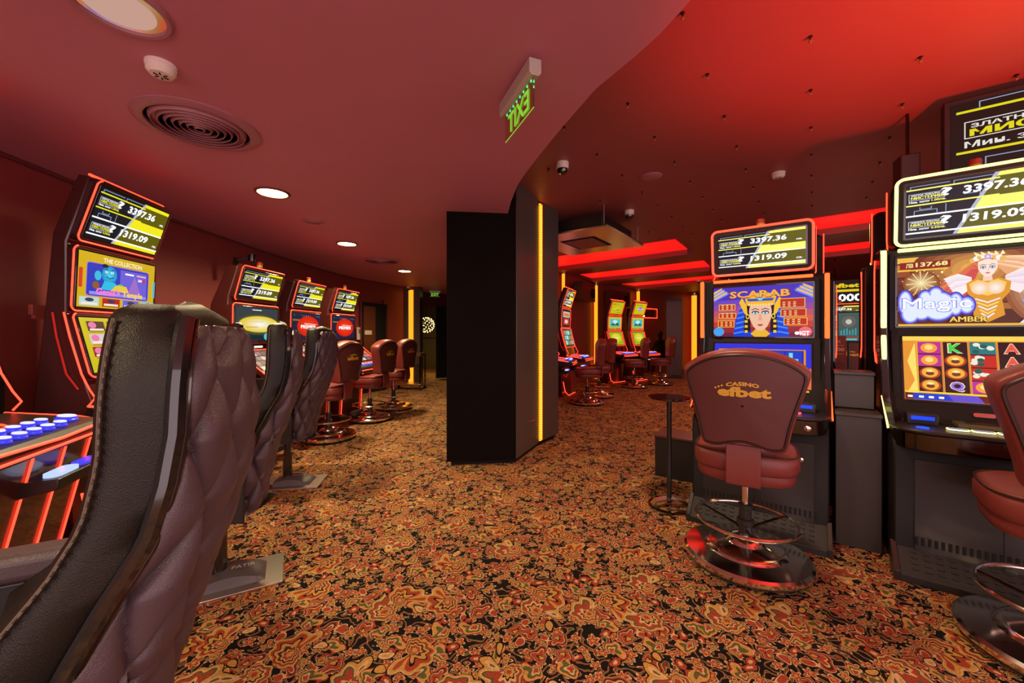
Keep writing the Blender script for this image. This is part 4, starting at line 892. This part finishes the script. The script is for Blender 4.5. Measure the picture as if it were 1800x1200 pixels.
disc_on('dome_camera', -2.10, 10.75, ZL, dome, 'small security camera above the far green exit sign', 'camera')
# exit signs
def exit_sign(loc, rz, label, sc=1):
    root = empty('exit_sign', loc, rz, label, 'exit sign', None, sc)
    b = MB(); b.prism([(-.028, -.02), (-.028, -.075), (-.016, -.09), (.016, -.09), (.028, -.075), (.028, -.02)], -.18, .18, mat('aluminium_housing', (.55, .48, .40), .35, .3, var=.05), 'x'); h = b.build('housing', root, bevel=.002)
    b = MB(); 
    for x in (-.12, .12): b.lathe([(.008, -.02), (.008, 0)], chrome, (x, 0, 0), 10)
    b.build('mount', root)
    b = MB(); b.box(-.165, .165, -.003, .003, -.215, -.092, ACRYL); p = b.build('panel', root)
    b = MB(); vs, fs = text_mesh('EXIT', .015)
    for s, yy in ((1, -.0045), (1, .0045)): b.add([(-.12+.24*x, yy, -.20+.09*y) for x, y in vs], fs, GREENTXT)
    b.tube([(-.165, 0, -.215), (.165, 0, -.215)], .0022, GREENTXT, n=4); b.build('lettering', p, smooth=0)
    b = MB()
    for k in range(8): b.lathe([(.004, 0), (.004, -.006)], GREEN, (-.14+.04*k, 0, -.09), 8)
    b.build('green_leds', root)
    return root
exit_sign((.03, 1.80, ZL), 112.0, 'green lit exit sign with its letters seen from the back, hanging from the lower ceiling')
exit_sign((-2.02, 10.3, ZL), 10, 'small green exit sign far off above the corridor opening', .8)
# the reach of small ceiling hooks
def hook(root=None):
    b = MB(); b.lathe([(.011, 0), (.011, -.004), (.005, -.006), (.004, -.018)], dark_chrome, n=8); b.lathe([(.0, -.016), (.0075, -.022), (.008, -.030), (.0, -.036)], mat('crystal_amber', (.45, .28, .14), .15, .6, var=.1), n=8)
    return b.build('ceiling_hook')
first = hook(); tag(first, 'tiny metal hook with a bead on the raised red ceiling, one of a regular lattice', 'hook', 'lattice of small beaded hooks on the raised ceiling')
used = False; cnt = 0
def clear(x, y):
    for (ax, ay) in zip(EDGE, EDGE[1:]):
        if min(ax[1], ay[1]) <= y <= max(ax[1], ay[1]):
            t = (y-ax[1])/(ay[1]-ax[1]); return x > ax[0]+(ay[0]-ax[0])*t+.05
    return x > .75
for i in range(-3, 18):
    for j in range(-6, 14):
        x, y = 1.5+.33*i+.375*j, 1.975+.43*i-.285*j
        if not (.9 < y < 8.2 and clear(x, y)): continue
        px = 900+690*x/y; py = 588-690*1.5/y
        if not (905 < px < 1810 and -5 < py < 480): continue
        if 975 < px < 1130 and 372 < py < 460: continue
        u = (x*.62+y*.78)   # keep clear of the red panels
        if x*.643+y*.766 > 6.25: continue
        cnt += 1
        if not used: o = first; used = True
        else: o = first.copy(); COL.objects.link(o)
        o.location = (x, y, ZR)
print('hooks', cnt)
# suspended metal air unit
P = [(1.05, 4.42), (1.80, 5.44), (.95, 6.16), (.22, 5.14)]
c0 = Vector((1.0, 5.28)); root = empty('air_unit', (1.0, 5.28, 2.48), 53.7, 'suspended metal air unit with a square opening, hanging beside the pillar', 'air unit')
b = MB(); b.box(-.63, .63, -.56, .56, 0, .02, brushed); b.box(-.63, .63, -.56, .56, .02, .03, satin_black); b.build('metal_panel', root, bevel=.002)
b = MB(); b.box(-.28, .28, -.24, .24, -.006, .0, void_mat); b.box(-.24, .24, -.20, .20, -.012, -.006, ceil_r); b.build('grille', root)
b = MB(); b.box(-.50, .50, -.44, .44, .07, .20, satin_black); b.box(-.42, .42, -.36, .36, .03, .07, gloss_black); b.build('casing', root, bevel=.006)
for sx, sy in ((-1, -1), (1, -1), (1, 1), (-1, 1)):
    b = MB(); b.lathe([(.006, .03), (.006, ZR-2.48)], brushed, (sx*.58, sy*.5, 0), 8); b.build('hanger_rod', root)
# red ceiling panels
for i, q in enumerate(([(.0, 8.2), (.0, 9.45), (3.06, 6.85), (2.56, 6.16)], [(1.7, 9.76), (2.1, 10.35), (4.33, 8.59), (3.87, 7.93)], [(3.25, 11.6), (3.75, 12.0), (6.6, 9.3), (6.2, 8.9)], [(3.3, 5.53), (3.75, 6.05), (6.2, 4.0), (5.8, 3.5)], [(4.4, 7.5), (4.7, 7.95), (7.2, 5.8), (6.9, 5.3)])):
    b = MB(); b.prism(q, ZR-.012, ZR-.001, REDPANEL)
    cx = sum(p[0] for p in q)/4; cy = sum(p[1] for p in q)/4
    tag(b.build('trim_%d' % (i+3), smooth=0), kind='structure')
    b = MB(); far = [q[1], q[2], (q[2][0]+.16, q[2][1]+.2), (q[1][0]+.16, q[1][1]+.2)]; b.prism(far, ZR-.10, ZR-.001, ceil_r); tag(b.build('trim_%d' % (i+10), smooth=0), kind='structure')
# ---------------------------------------------------------------- left row
curved_machine('slot machine with a curved stack of three screens, yellow game lobby with a blue figure', (-2.68, 2.64, 0), 98.3, None)
curved_machine('slot machine at the left edge showing only its lit button deck and slanted red strips', (-2.50, 1.53, 0), 111, None, legs=True, scale=1.04)
tall_machine('slot machine with a yellow planet on its screen, left wall row', (-2.63, 4.06, 0), 86, 'machines along the left wall', (jackpot, planet, paytable))
tall_machine('left wall slot machine with a red ball logo, next to the planet screen machine', (-2.68, 5.13, 0), 85.5, 'machines along the left wall', (jackpot, premier, paytable))
tall_machine('left wall slot machine with red ball logo, last of its row by the niche', (-2.55, 5.95, 0), 83, 'machines along the left wall', (jackpot, premier, paytable))
chair = make_armchair('huge black armchair with quilted back cropped at the lower left corner', (-.872, .655, -.008), 117, 'quilted armchairs of the left row')
for lab, loc, rz in (('quilted black armchair right behind the huge foreground one, metal floor plate beside it', (-1.47, 1.97, 0), 119.4), ('quilted black armchair farthest from us, next to the first red stool', (-1.884, 3.295, 0), 99.8)):
    o = copy_tree(chair); o.location = loc; o.rotation_euler.z = R(rz); o['label'] = lab
G1 = 'burgundy casino stools'
stool = make_stool('burgundy stool with yellow logo in front of the egypt themed machine', (1.29, 2.17, 0), -33, G1)
for lab, loc, rz in (('burgundy stool cropped by the right edge, in front of the yellow lit machine', (2.13, 1.49, 0), -37),
    ('burgundy stool of the left row next to the last quilted armchair', (-2.20, 4.71, 0), 78), ('burgundy stool in the middle of the three left row stools', (-2.08, 5.75, 0), 78), ('burgundy stool of the left row nearest to the amber column and trolley', (-2.0, 6.63, 0), 76),
    ('burgundy stool at the back room left machines, nearest to the pillar', (1.36, 7.1, 0), 84), ('burgundy stool just behind the one nearest to the pillar', (1.75, 7.9, 0), 84),
    ('burgundy stool in front of the two slanted back room machines', (2.90, 9.3, 0), 80), ('burgundy stool of the back room beside the black partition', (3.72, 9.85, 0), 80),
    ('burgundy stool with yellow logo seen through the gap between the two near machines', (4.95, 5.80, 0), -37)):
    o = copy_tree(stool); o.location = loc; o.rotation_euler.z = R(rz); o['label'] = lab
# ---------------------------------------------------------------- near right bank
m1 = bar_machine('orange lit slot machine showing a woman in a gold and blue headdress', (1.48, 2.415, 0), -37, None, (jackpot_pale, scarab, blue_reels), NEON_ORANGE, NEON_CORE)
m2 = bar_machine('yellow lit slot machine at the right edge with a long haired woman and card reels', (2.27, 1.775, 0), -37, None, (jackpot_pale, magic, reels), NEON_YELLOW, NEON_YELLOW, (1.815, 2.115, .57, .045), (1.30, 1.705, .63), (.88, 1.24, .59), .38)
for (src, lab, off, dx) in ((m1, 'slot machine back to back with the orange lit one, only its dark side seen', 1.62, .05), (m2, 'slot machine back to back with the yellow lit one, only its dark side seen', 1.84, -.02)):
    o = copy_tree(src); n = Vector((math.sin(R(37)), math.cos(R(37)), 0)); u = Vector((math.cos(R(37)), -math.sin(R(37)), 0))
    o.location = Vector(src.location)+n*off+u*dx; o.rotation_euler.z = R(143); o['label'] = lab; o.scale = (1, 1, 1)
# filler boxes
def obox(name, p, q, depth, z0, z1, m, label, cat, top=None):
    d = (Vector(q)-Vector(p)); L = d.length; ang = math.atan2(d.y, d.x)
    root = empty(name, (p[0], p[1], 0), math.degrees(ang), label, cat)
    b = MB(); b.box(0, L, 0, depth, z0, z1-.02, m); b.build('carcass', root, bevel=.003)
    b = MB(); b.box(-.004, L+.004, -.01, depth, z1-.02, z1, top or m); b.build('top_board', root, bevel=.003)
    return root
grey_box = mat('machine_stand_grey', (.045, .038, .036), .35, var=.08)
obox('machine_stand', (1.942, 2.356), (2.106, 2.233), .4, 0, .79, grey_box, 'dark grey stand filling the gap between the orange and yellow lit machines', 'stand')
r2 = obox('back_ledge', (2.045, 2.49), (2.195, 2.377), .2, .795, 1.02, grey_box, 'dark raised ledge behind the grey stand, in front of the gap', 'ledge')
obox('low_bench', (1.27, 3.49), (1.60, 3.245), .30, 0, .365, satin_black, 'low black bench unit left of the orange lit machine', 'bench', mat('bench_top', (.10, .03, .025), .35, var=.1))
# big display hung behind the yellow machine
root = empty('hanging_display', (2.70+.48, 2.43-.36, 0), -37, 'large hanging display with mystery jackpot text above the yellow lit machine', 'display')
b = MB(); b.box(-.62, .62, 0, .07, 1.98, 2.69, satin_black); b.build('casing', root, bevel=.006)
M, h = frame_mat((-.002, 2.01), (-.002, 2.66)); c = Canvas(1.18, h); mystery_big(c); c.build('screen', root, M)
b = MB(); b.box(-.06, .06, .07, .10, 2.2, ZR, dark_chrome); b.build('ceiling_bracket', root)
root = empty('wall_speaker', (2.66, 2.62, 0), -30, 'slim dark loudspeaker hanging left of the large display', 'speaker')
b = MB(); b.prism([(-.05, 0), (.05, 0), (.06, .12), (-.06, .12)], 2.12, 2.46, mat('speaker_box', (.06, .025, .02), .4, var=.1)); b.build('box', root, bevel=.008)
b = MB(); b.tube([(0, .06, 2.46), (0, .06, ZR)], .01, dark_chrome, n=6); b.build('hanger', root)
b = MB(); b.box(-.018, .012, -.006, 0, 2.18, 2.22, gold_thread); b.build('badge', root)
# round side table
root = empty('side_table', (1.145, 2.86, 0), 0, 'small round black side table on a thin pole left of the near stool', 'side table')
b = MB(); b.lathe([(.0, .785), (.14, .785), (.145, .79), (.145, .80), (.0, .80)], mat('table_gloss', (.02, .006, .005), .05, coat=1, var=.1), n=40); b.build('tabletop', root)
b = MB(); b.lathe([(.017, .03), (.017, .785)], satin_black, n=16); b.build('pole', root)
b = MB(); b.tube([(.135*math.cos(R(10*i)), .135*math.sin(R(10*i)), .012) for i in range(36)], .012, dark_chrome, closed=True, n=8, flat=.6); b.prism([(-.135, .012), (-.10, .05), (0, .068), (.10, .05), (.135, .012), (.10, .035), (0, .055), (-.10, .035)], -.03, .03, brushed, 'y'); b.build('base_ring', root)
# ---------------------------------------------------------------- back room
GB = 'machines of the back room'
P_A = (sale, meadow, lime); P_B = (sale2, meadow, lime)
curved_machine('back room slot machine with yellow screens, the left one of the slanted pair', (2.66, 10.25, 0), 43, GB, P_A, .97, sides='all')
curved_machine('back room slot machine with yellow screens, the right one of the slanted pair', (3.38, 10.65, 0), 43, GB, P_B, .97, sides='all')
curved_machine('back room slot machine seen almost edge on beside the pillar, red rimmed curve', (1.10, 8.2, 0), 66, GB, (jackpot, slots, slots_green), sides='all')
curved_machine('back room slot machine mostly hidden by the pillar, only its deck visible', (.62, 7.15, 0), 75, GB, (jackpot, slots, slots_green), sides='all')
tall_machine('slot machine with jackpot topper seen through the gap between the near machines', (5.55, 6.65, 0), -37, 'machines beyond the gap', (jackpot_pale, planet, paytable), scale=.92)
root = empty('jackpot_sign', (5.92, 7.2, 0), -37, 'black display reading 200 000 above the machine in the gap', 'display')
b = MB(); b.box(-.4, .4, 0, .05, 1.80, 2.24, satin_black); b.build('casing', root, bevel=.005); M, h = frame_mat((-.002, 1.82), (-.002, 2.22)); c = Canvas(.76, h); sign200(c); c.build('screen', root, M)
b = MB(); b.tube([(0, .02, 2.24), (0, .02, ZR)], .012, dark_chrome, n=6); b.build('hanger', root)
root = empty('display_stand', (3.86, 4.50, 0), -37, 'slim upright screen with a dial and bars, standing in the gap between the near machines', 'display')
b = MB(); b.box(-.10, .10, 0, .03, 1.16, 1.52, satin_black); b.build('casing', root, bevel=.005); b = MB(); b.lathe([(.012, .02), (.012, 1.16)], satin_black, (0, .02, 0), 10); b.lathe([(.14, 0), (.14, .02), (.012, .03)], satin_black, (0, .02, 0), 20); b.build('pole', root)
def meter(c):
    c.rect(0, 0, 1, 1, em(60, 90, 88)); c.ell(.5, .68, .34, .2, em(120, 90, 80)); c.ell(.5, .68, .26, .15, em(90, 100, 95)); c.ell(.5, .68, .15, .09, em(200, 195, 190))
    for k in range(6): c.rect(.1+.14*k, .2, .17+.14*k, .25+.04*(k % 3+3), em(70, 150, 165))
    c.rect(0, .1, 1, .14, em(180, 50, 40)); c.rect(.1, .02, .9, .08, em(90, 190, 190))
M, h = frame_mat((-.002, 1.18), (-.002, 1.50)); c = Canvas(.18, h); meter(c); c.build('screen', root, M)
def poster(c):
    c.rect(0, 0, 1, 1, mat('poster_red', (.20, .03, .02), .5, var=.1)); g = mat('poster_gold', (.5, .22, .08), .5, var=.1); c.text('efbet', .2, .72, .8, .88, g, .03); c.rect(.1, .62, .9, .65, g); c.text('200 000', .08, .42, .92, .55, mat('poster_text', (.7, .4, .3), .5, var=.05), .03); c.rect(.1, .3, .9, .33, g)
root = empty('poster_stand', (2.93, 3.58, 0), -37, 'small dark red card with 200 000 standing behind the orange lit machine', 'poster')
b = MB(); b.box(-.09, .09, 0, .006, 1.0, 1.24, satin_black); b.build('card', root); M, h = frame_mat((-.002, 1.0), (-.002, 1.24)); c = Canvas(.18, h); poster(c); c.build('print', root, M)
b = MB(); b.lathe([(.01, .01), (.01, 1.0)], satin_black, (0, .01, 0), 8); b.lathe([(.1, 0), (.1, .012)], satin_black, (0, .01, 0), 16); b.build('stand', root)
# partition, wall boxes, louvres
root = empty('partition', (4.68, 11.35, 0), -20, 'tall black partition panel at the right of the back room', 'partition')
b = MB(); b.box(-.21, .21, -.15, .15, 0, 2.28, satin_black); b.build('panel', root, bevel=.004)
b = MB(); b.box(-.20, .20, -.156, -.15, .1, 2.2, pillar_side); b.build('face', root)
for (x, y, w, z0, z1, lab) in ((3.0, 11.65, .35, .6, 2.05, 'black louvred panel behind the left yellow screen machine'), (3.75, 12.3, .3, .6, 2.05, 'black louvred panel behind the right yellow screen machine')):
    root = empty('louvre_panel', (x, y, 0), 41, lab, 'panel')
    b = MB(); b.box(-w, w, -.06, -.02, z0, z1, void_mat); b.build('backing', root)
    b = MB()
    for k in range(14): b.box(-w, w, -.09, -.06, z0+.03+.1*k, z0+.08+.1*k, satin_black)
    b.build('slats', root)
for (x, y, rz, lab) in ((1.75, 10.0, 60, 'wall mounted burgundy box above the edge on machine'), (3.1, 11.85, 41, 'wall mounted burgundy box above the slanted pair of machines')):
    root = empty('wall_box', (x, y, 0), rz, lab, 'wall box'); b = MB(); b.box(-.5, .5, -.22, 0, 2.1, 2.55, wall_dark); b.build('box', root, bevel=.01); b = MB(); b.box(.2, .38, -.26, -.22, 2.2, 2.42, void_mat); b.build('speaker_grille', root)
root = empty('neon_niche', (4.3, 12.85, 0), 33, 'red outlined wall niche with a small warm lamp in the back room', 'niche')
b = MB(); b.box(-.6, .6, -.06, -.02, 1.80, 2.10, wall_dark); b.build('panel', root); b = MB(); b.tube([(-.6, -.08, 1.8), (.6, -.08, 1.8), (.6, -.08, 2.1), (-.6, -.08, 2.1)], .012, NEON, closed=True, n=6); b.build('light_rim', root)
b = MB(); b.lathe([(.11, 1.83), (.11, 1.86), (0, 1.87)], LAMPON, (-.3, -.15, 0), 20); b.build('lamp', root)
# person far off behind the partition
def person(loc, rz):
    root = empty('person', loc, rz, 'seated person in dark clothes far off, left of the black partition', 'person')
    me = bpy.data.meshes.new('body'); J = [((0, 0, .55), .13), ((0, .02, .75), .14), ((0, .03, .98), .15), ((0, .05, 1.08), .06), ((0, .06, 1.16), .055), ((0, .06, 1.27), .09), ((.17, .03, 1.02), .06), ((.22, .12, .82), .045), ((.16, .33, .80), .035), ((-.17, .03, 1.02), .06), ((-.22, .12, .82), .045), ((-.16, .33, .80), .035), ((.10, .05, .53), .085), ((.11, .42, .52), .065), ((.11, .45, .10), .045), ((-.10, .05, .53), .085), ((-.11, .42, .52), .065), ((-.11, .45, .10), .045), ((.11, .56, .06), .035), ((-.11, .56, .06), .035)]
    E_ = [(0, 1), (1, 2), (2, 3), (3, 4), (4, 5), (2, 6), (6, 7), (7, 8), (2, 9), (9, 10), (10, 11), (0, 12), (12, 13), (13, 14), (0, 15), (15, 16), (16, 17), (14, 18), (17, 19)]
    me.from_pydata([j[0] for j in J], E_, []); me.materials.append(mat('dark_clothing', (.02, .018, .02), .8, bump=('noise', 40, .2)))
    o = bpy.data.objects.new('body', me); COL.objects.link(o); o.parent = root; o.modifiers.new('skin', 'SKIN')
    for v, j in zip(me.skin_vertices[0].data, J): v.radius = (j[1], j[1])
    me.skin_vertices[0].data[0].use_root = True
    sb = o.modifiers.new('sub', 'SUBSURF'); sb.levels = sb.render_levels = 2
    b = MB(); b.lathe([(0, 1.36), (.06, 1.345), (.092, 1.29), (.09, 1.24), (.06, 1.22)], mat('dark_hair', (.02, .012, .01), .6, bump=('noise', 80, .5)), (0, .05, 0), 20); b.build('hair', root)
    return root
person((4.62, 12.15, 0), 25)
# corridor: chandelier, trolley
root = empty('chandelier', (-2.72, 12.5, 1.56), 0, 'spherical chandelier of many small yellow bulbs in the corridor', 'chandelier')
b = MB(); b.lathe([(.06, 0-.06), (.06, .06)], dark_chrome, n=12)
pts = []
for i in range(90):
    z = 1-2*(i+.5)/90; r = math.sqrt(1-z*z); a = i*2.39996; pts.append(Vector((r*math.cos(a), r*math.sin(a), z)))
for p in pts: b.tube([p*.05, p*.23], .002, dark_chrome, n=3)
b.build('spokes', root)
b = MB()
for p in pts: b.lathe([(0, -.014), (.012, -.006), (.012, .006), (0, .014)], BULB, tuple(p*.24), 8)
tag(b.build('bulbs', root), kind='stuff')
b = MB(); b.tube([(0, 0, .06), (0, 0, ZL-1.56)], .006, dark_chrome, n=6); b.build('cord', root)
root = empty('service_trolley', (-2.28, 9.0, 0), -8, 'small metal service trolley with two shelves in front of the amber column', 'trolley')
b = MB(); b.box(-.42, .26, -.18, .18, .76, .84, mat('trolley_wood', (.10, .05, .02), .35, var=.2)); b.build('top_shelf', root, bevel=.005)
b = MB(); b.box(-.42, .26, -.18, .18, .11, .14, brushed); b.build('bottom_shelf', root, bevel=.004)
for x in (-.40, .24):
    for y in (-.16, .16):
        b = MB(); b.box(x-.012, x+.012, y-.012, y+.012, .08, .76, dark_chrome); l = b.build('leg', root)
        b = MB(); b.lathe([(.035, -.012), (.035, .012)], rubber, n=14, M=Matrix.Translation((x, y, .036)) @ Matrix.Rotation(R(90), 4, 'X')); b.build('wheel', l)
# fittings of the left wall
def on_wall(name, px, py, Y, label, cat, fn):
    X = (px-900)/690*Y; root = empty(name, (X, Y, 1.25+(588-py)/690*Y), 90, label, cat); fn(root)
on_wall('alarm_box', 63, 546, 2.66, 'small red alarm box on the wall left of the first curved machine', 'alarm', lambda r: (MB().box(-.045, .045, -.03, 0, -.03, .04, mat('alarm_red', (.45, .09, .07), .4, var=.05)).build('box', r, bevel=.004), MB().box(-.025, .025, -.028, 0, -.055, -.03, mat('alarm_red', (.45, .09, .07), .4)).build('tab', r)))
on_wall('wall_camera', 413, 462, 4.65, 'camera on a bracket high on the wall, above the planet screen machine', 'camera', lambda r: (MB().box(-.03, .03, -.02, 0, -.14, .06, satin_black).build('bracket', r), MB().tube([(0, -.02, .03), (0.05, -.12, .06)], .01, satin_black, n=6).build('arm', r), MB().lathe([(.04, -.05), (.045, .03), (0, .05)], gloss_black, (.06, -.16, .08), 16).build('head', r)))
on_wall('intercom', 629, 586, 8.15, 'small white intercom panel on the far left wall', 'intercom', lambda r: (MB().box(-.07, .07, -.03, 0, -.13, .13, white_plastic).build('box', r, bevel=.004), MB().box(-.04, .04, -.034, -.03, .0, .09, mat('intercom_screen', (.2, .15, .12), .3, var=.05)).build('display', r)))
on_wall('wall_emblem', 675, 531, 8.95, 'dark round emblem above the dark door on the far left wall', 'emblem', lambda r: MB().lathe([(.06, 0), (.06, .02), (0, .022)], wall_dark, n=20, M=Matrix.Rotation(R(90), 4, 'X')).build('disc', r))
root = empty('left_edge_panel', (-3.22, 2.18, 0), 96, 'dark panel against the wall at the left edge of the picture', 'cabinet')
b = MB(); b.box(-.45, .25, -.10, .0, .0, 1.03, satin_black); b.build('carcass', root, bevel=.005); b = MB(); b.box(-.20, -.17, -.11, -.1, .05, .99, wall_mat); b.build('wall_strip', root)  # dark panel with a wall-coloured strip on its front
